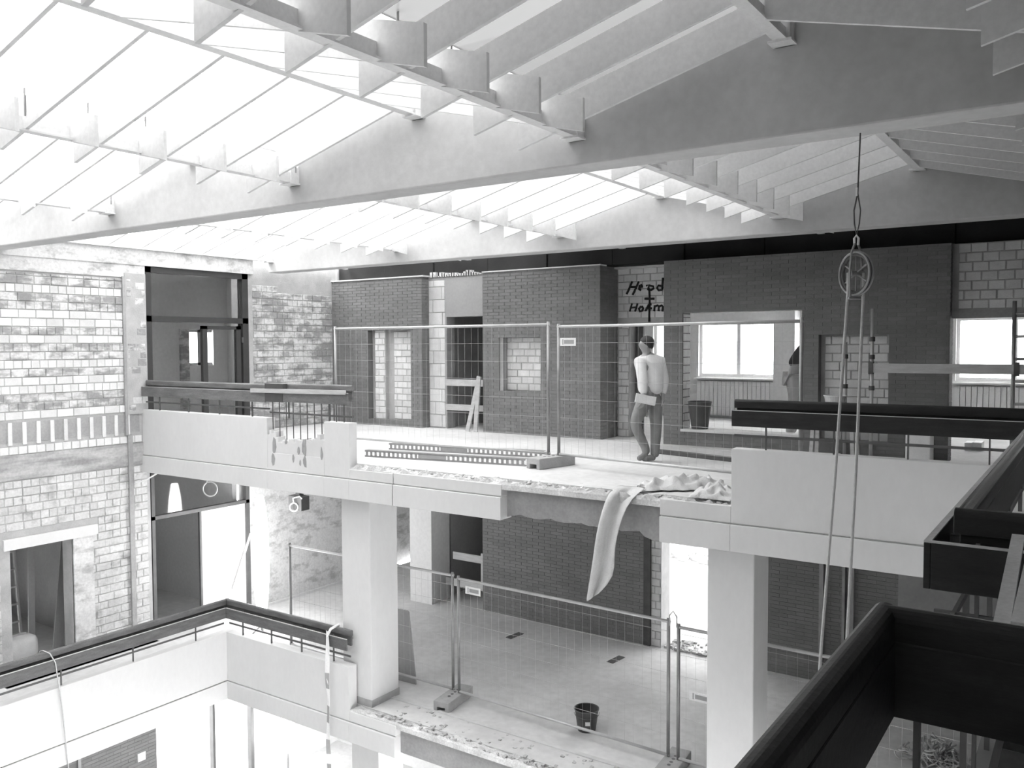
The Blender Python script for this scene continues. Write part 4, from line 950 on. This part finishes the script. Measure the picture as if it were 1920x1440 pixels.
for y in (6.45, 6.85): q = B(); q.bar((-14.3, y, ZM), (-14.5, y, -1.5), .05, .03); q.build('stile', 'plaster', t)
for i in range(6): z = ZM + .25 + .28 * i; q = B(); q.bar((-14.3 - .2 * (z - ZM) / 1.85, 6.45, z), (-14.3 - .2 * (z - ZM) / 1.85, 6.85, z), .03, .03); q.build('rung', 'plaster', t)
q = B(); q.bar((-13.75, 7.12, ZM), (-14.1, 7.5, -1.55), .16, .03, (1, 0, 0)); q.build('loose_board', 'plaster', None, 'tall board leaning in the dark store room doorway', 'board')
q = B(); q.bar((-14.02, 6.86, ZM), (-14.2, 6.98, -1.6), .10, .03, (1, 0, 0)); q.build('loose_lath', 'plaster', None, 'thin lath leaning beside the ladder in the dark store room', 'board')
# planks leaning over the floor opening
for i, (xa, xb) in enumerate(((1880, 1908), (1916, 1946))):
    p0 = ony(xa, 1165, 2.25); p1 = ony(xb, 1014, 3.02); q = B(); q.bar(p0 + (p0 - p1) * .05, p1 + (p1 - p0) * .06, .034 if i == 0 else .04, .018, (0, -.3, 1)); q.build('opening_plank', 'woodl', None, ['pale plank leaning on the handrail across the floor opening', 'second pale plank lying beside it across the floor opening'][i], 'plank')
# cable heap and crate at the lower right
hp = onz(1755, 1430, ZM); b = B(); rg = random.Random(9)
for i in range(70):
    c = Vector((hp.x + rg.gauss(0, .17), hp.y + rg.gauss(0, .17), 0)); hh = max(.03, .34 - 1.0 * math.hypot(c.x - hp.x, c.y - hp.y)); r = rg.uniform(.06, .15); a0 = rg.random() * 6; tilt = rg.uniform(-.6, .6)
    b.tube([c + Vector((r * math.cos(a0 + k * .55), r * math.sin(a0 + k * .55), ZM + .03 + hh * rg.uniform(.3, 1) + r * tilt * math.sin(a0 + k * .55) if True else 0)) for k in range(9)], .011, 5)
b.build('cable_heap', 'debris', None, 'tangled heap of grey cable on the middle floor below the near handrail', 'cable heap', None, 'stuff')
t = thing('crate', (hp.x + .78, hp.y + .3, ZM), 'dark open crate beside the cable heap on the middle floor', 'crate'); cx, cy = hp.x + .78, hp.y + .3
for (x0, x1, y0, y1) in ((-.25, .25, -.2, -.18), (-.25, .25, .18, .2), (-.25, -.23, -.2, .2), (.23, .25, -.2, .2)): q = B(); q.box(cx + x0, cx + x1, cy + y0, cy + y1, ZM, ZM + .3); q.build('side', 'rust', t)
q = B(); q.box(cx - .25, cx + .25, cy - .2, cy + .2, ZM, ZM + .02); q.build('bottom', 'rust', t)
# small blocks on the gallery behind the far handrail
for (x, y, w, h, d, mat, lab, cat) in ((1530, 868, .24, .12, .2, 'block', 'low pale block on the gallery floor behind the dark handrail', 'block'), (1566, 868, .10, .12, .1, 'sign', 'small white carton on the gallery floor beside the low block', 'carton'), (1720, 872, .30, .42, .3, 'block', 'upright pale box at the end of the long brick wall', 'box'), (1815, 845, .10, .12, .3, 'sign', 'white beam offcut lying in the bright end doorway', 'offcut'), (1832, 845, .12, .12, .34, 'sign', 'longer white beam offcut lying beside it in the end doorway', 'offcut')):
    p = onz(x, y, 0); q = B(); q.box(p.x - w / 2, p.x + w / 2, p.y, p.y + d, 0, h); q.build('timber_offcut' if cat == 'offcut' else cat if cat != 'block' else 'stone_block', mat, None, lab, cat, bevel=.008)
# rubble
def rubble(name, spots, mat, label, parent=None):
    b = B(); rg = random.Random(len(spots))
    for (x, y, z, r) in spots:
        vs = []
        for i in range(8): vs.append((x + r * ((i & 1) - .5) * rg.uniform(1, 2), y + r * ((i >> 1 & 1) - .5) * rg.uniform(1, 2), z + r * (i >> 2) * rg.uniform(.5, 1.1)))
        b.add(vs, [(0, 2, 3, 1), (4, 5, 7, 6), (0, 1, 5, 4), (1, 3, 7, 5), (3, 2, 6, 7), (2, 0, 4, 6)])
    return b.build(name, mat, parent, label, 'rubble', None, 'stuff')
rg = random.Random(21)
rubble('rubble', [(rg.uniform(-5.8, -4.4), 12.85 + rg.random() ** 2 * .5, ZM, rg.uniform(.01, .05)) for i in range(160)], 'debris', 'scattered rubble on the threshold of the bright middle doorway')
rubble('rubble', [(rg.uniform(-9, -7.2), 18.3 + rg.random() * 1.2, ZM, rg.uniform(.03, .16)) for i in range(90)], 'debris', 'heap of rubble far back outside the bright middle doorway')
rubble('rubble', [(rg.uniform(-8.3, -3.1), 8.36 + rg.random() ** 2 * .7, -.03, rg.uniform(.008, .03)) for i in range(240)], 'debris', 'fine rubble along the broken edge of the upper gallery')
rubble('rubble', [(rg.uniform(-8.0, -3.2), 8.34 + rg.random() ** 2 * .5, ZM - .01, rg.uniform(.008, .03)) for i in range(200)], 'debris', 'fine rubble along the broken edge of the middle floor')

# balloon work lights glowing at the left wall
def balloon(x, y, zf, z0, z1, r, label):
    t = thing('balloon_light', (x, y, zf), label, 'work light'); n = 14
    prof = [(max(.02, r * math.sin(math.pi * min(1, .10 + .86 * i / n)) ** .45), z0 + (z1 - z0) * i / n) for i in range(n + 1)]
    q = B(); q.lathe((x, y, 0), [(0, z0)] + prof + [(0, z1)], 20); q.build('balloon', 'lamp', t, smooth=True)
    q = B(); q.tube([(x, y, zf), (x, y, z0)], .02, 8); q.build('mast', 'steel', t)
    for k in range(3):
        a = k * 2.094 + .5; q = B(); q.tube([(x, y, zf + .12), (x + .2 * math.cos(a), y + .2 * math.sin(a), zf + .012)], .012, 6); q.build('leg', 'steel', t)
balloon(-11.95, 9.74, ZM, ZM + .35, -.98, .14, 'glowing white balloon work light standing on the middle gallery before the white wall end')
balloon(-12.75, 10.95, ZG, ZG + .55, -5.40, .14, 'glowing white balloon work light on the ground level')
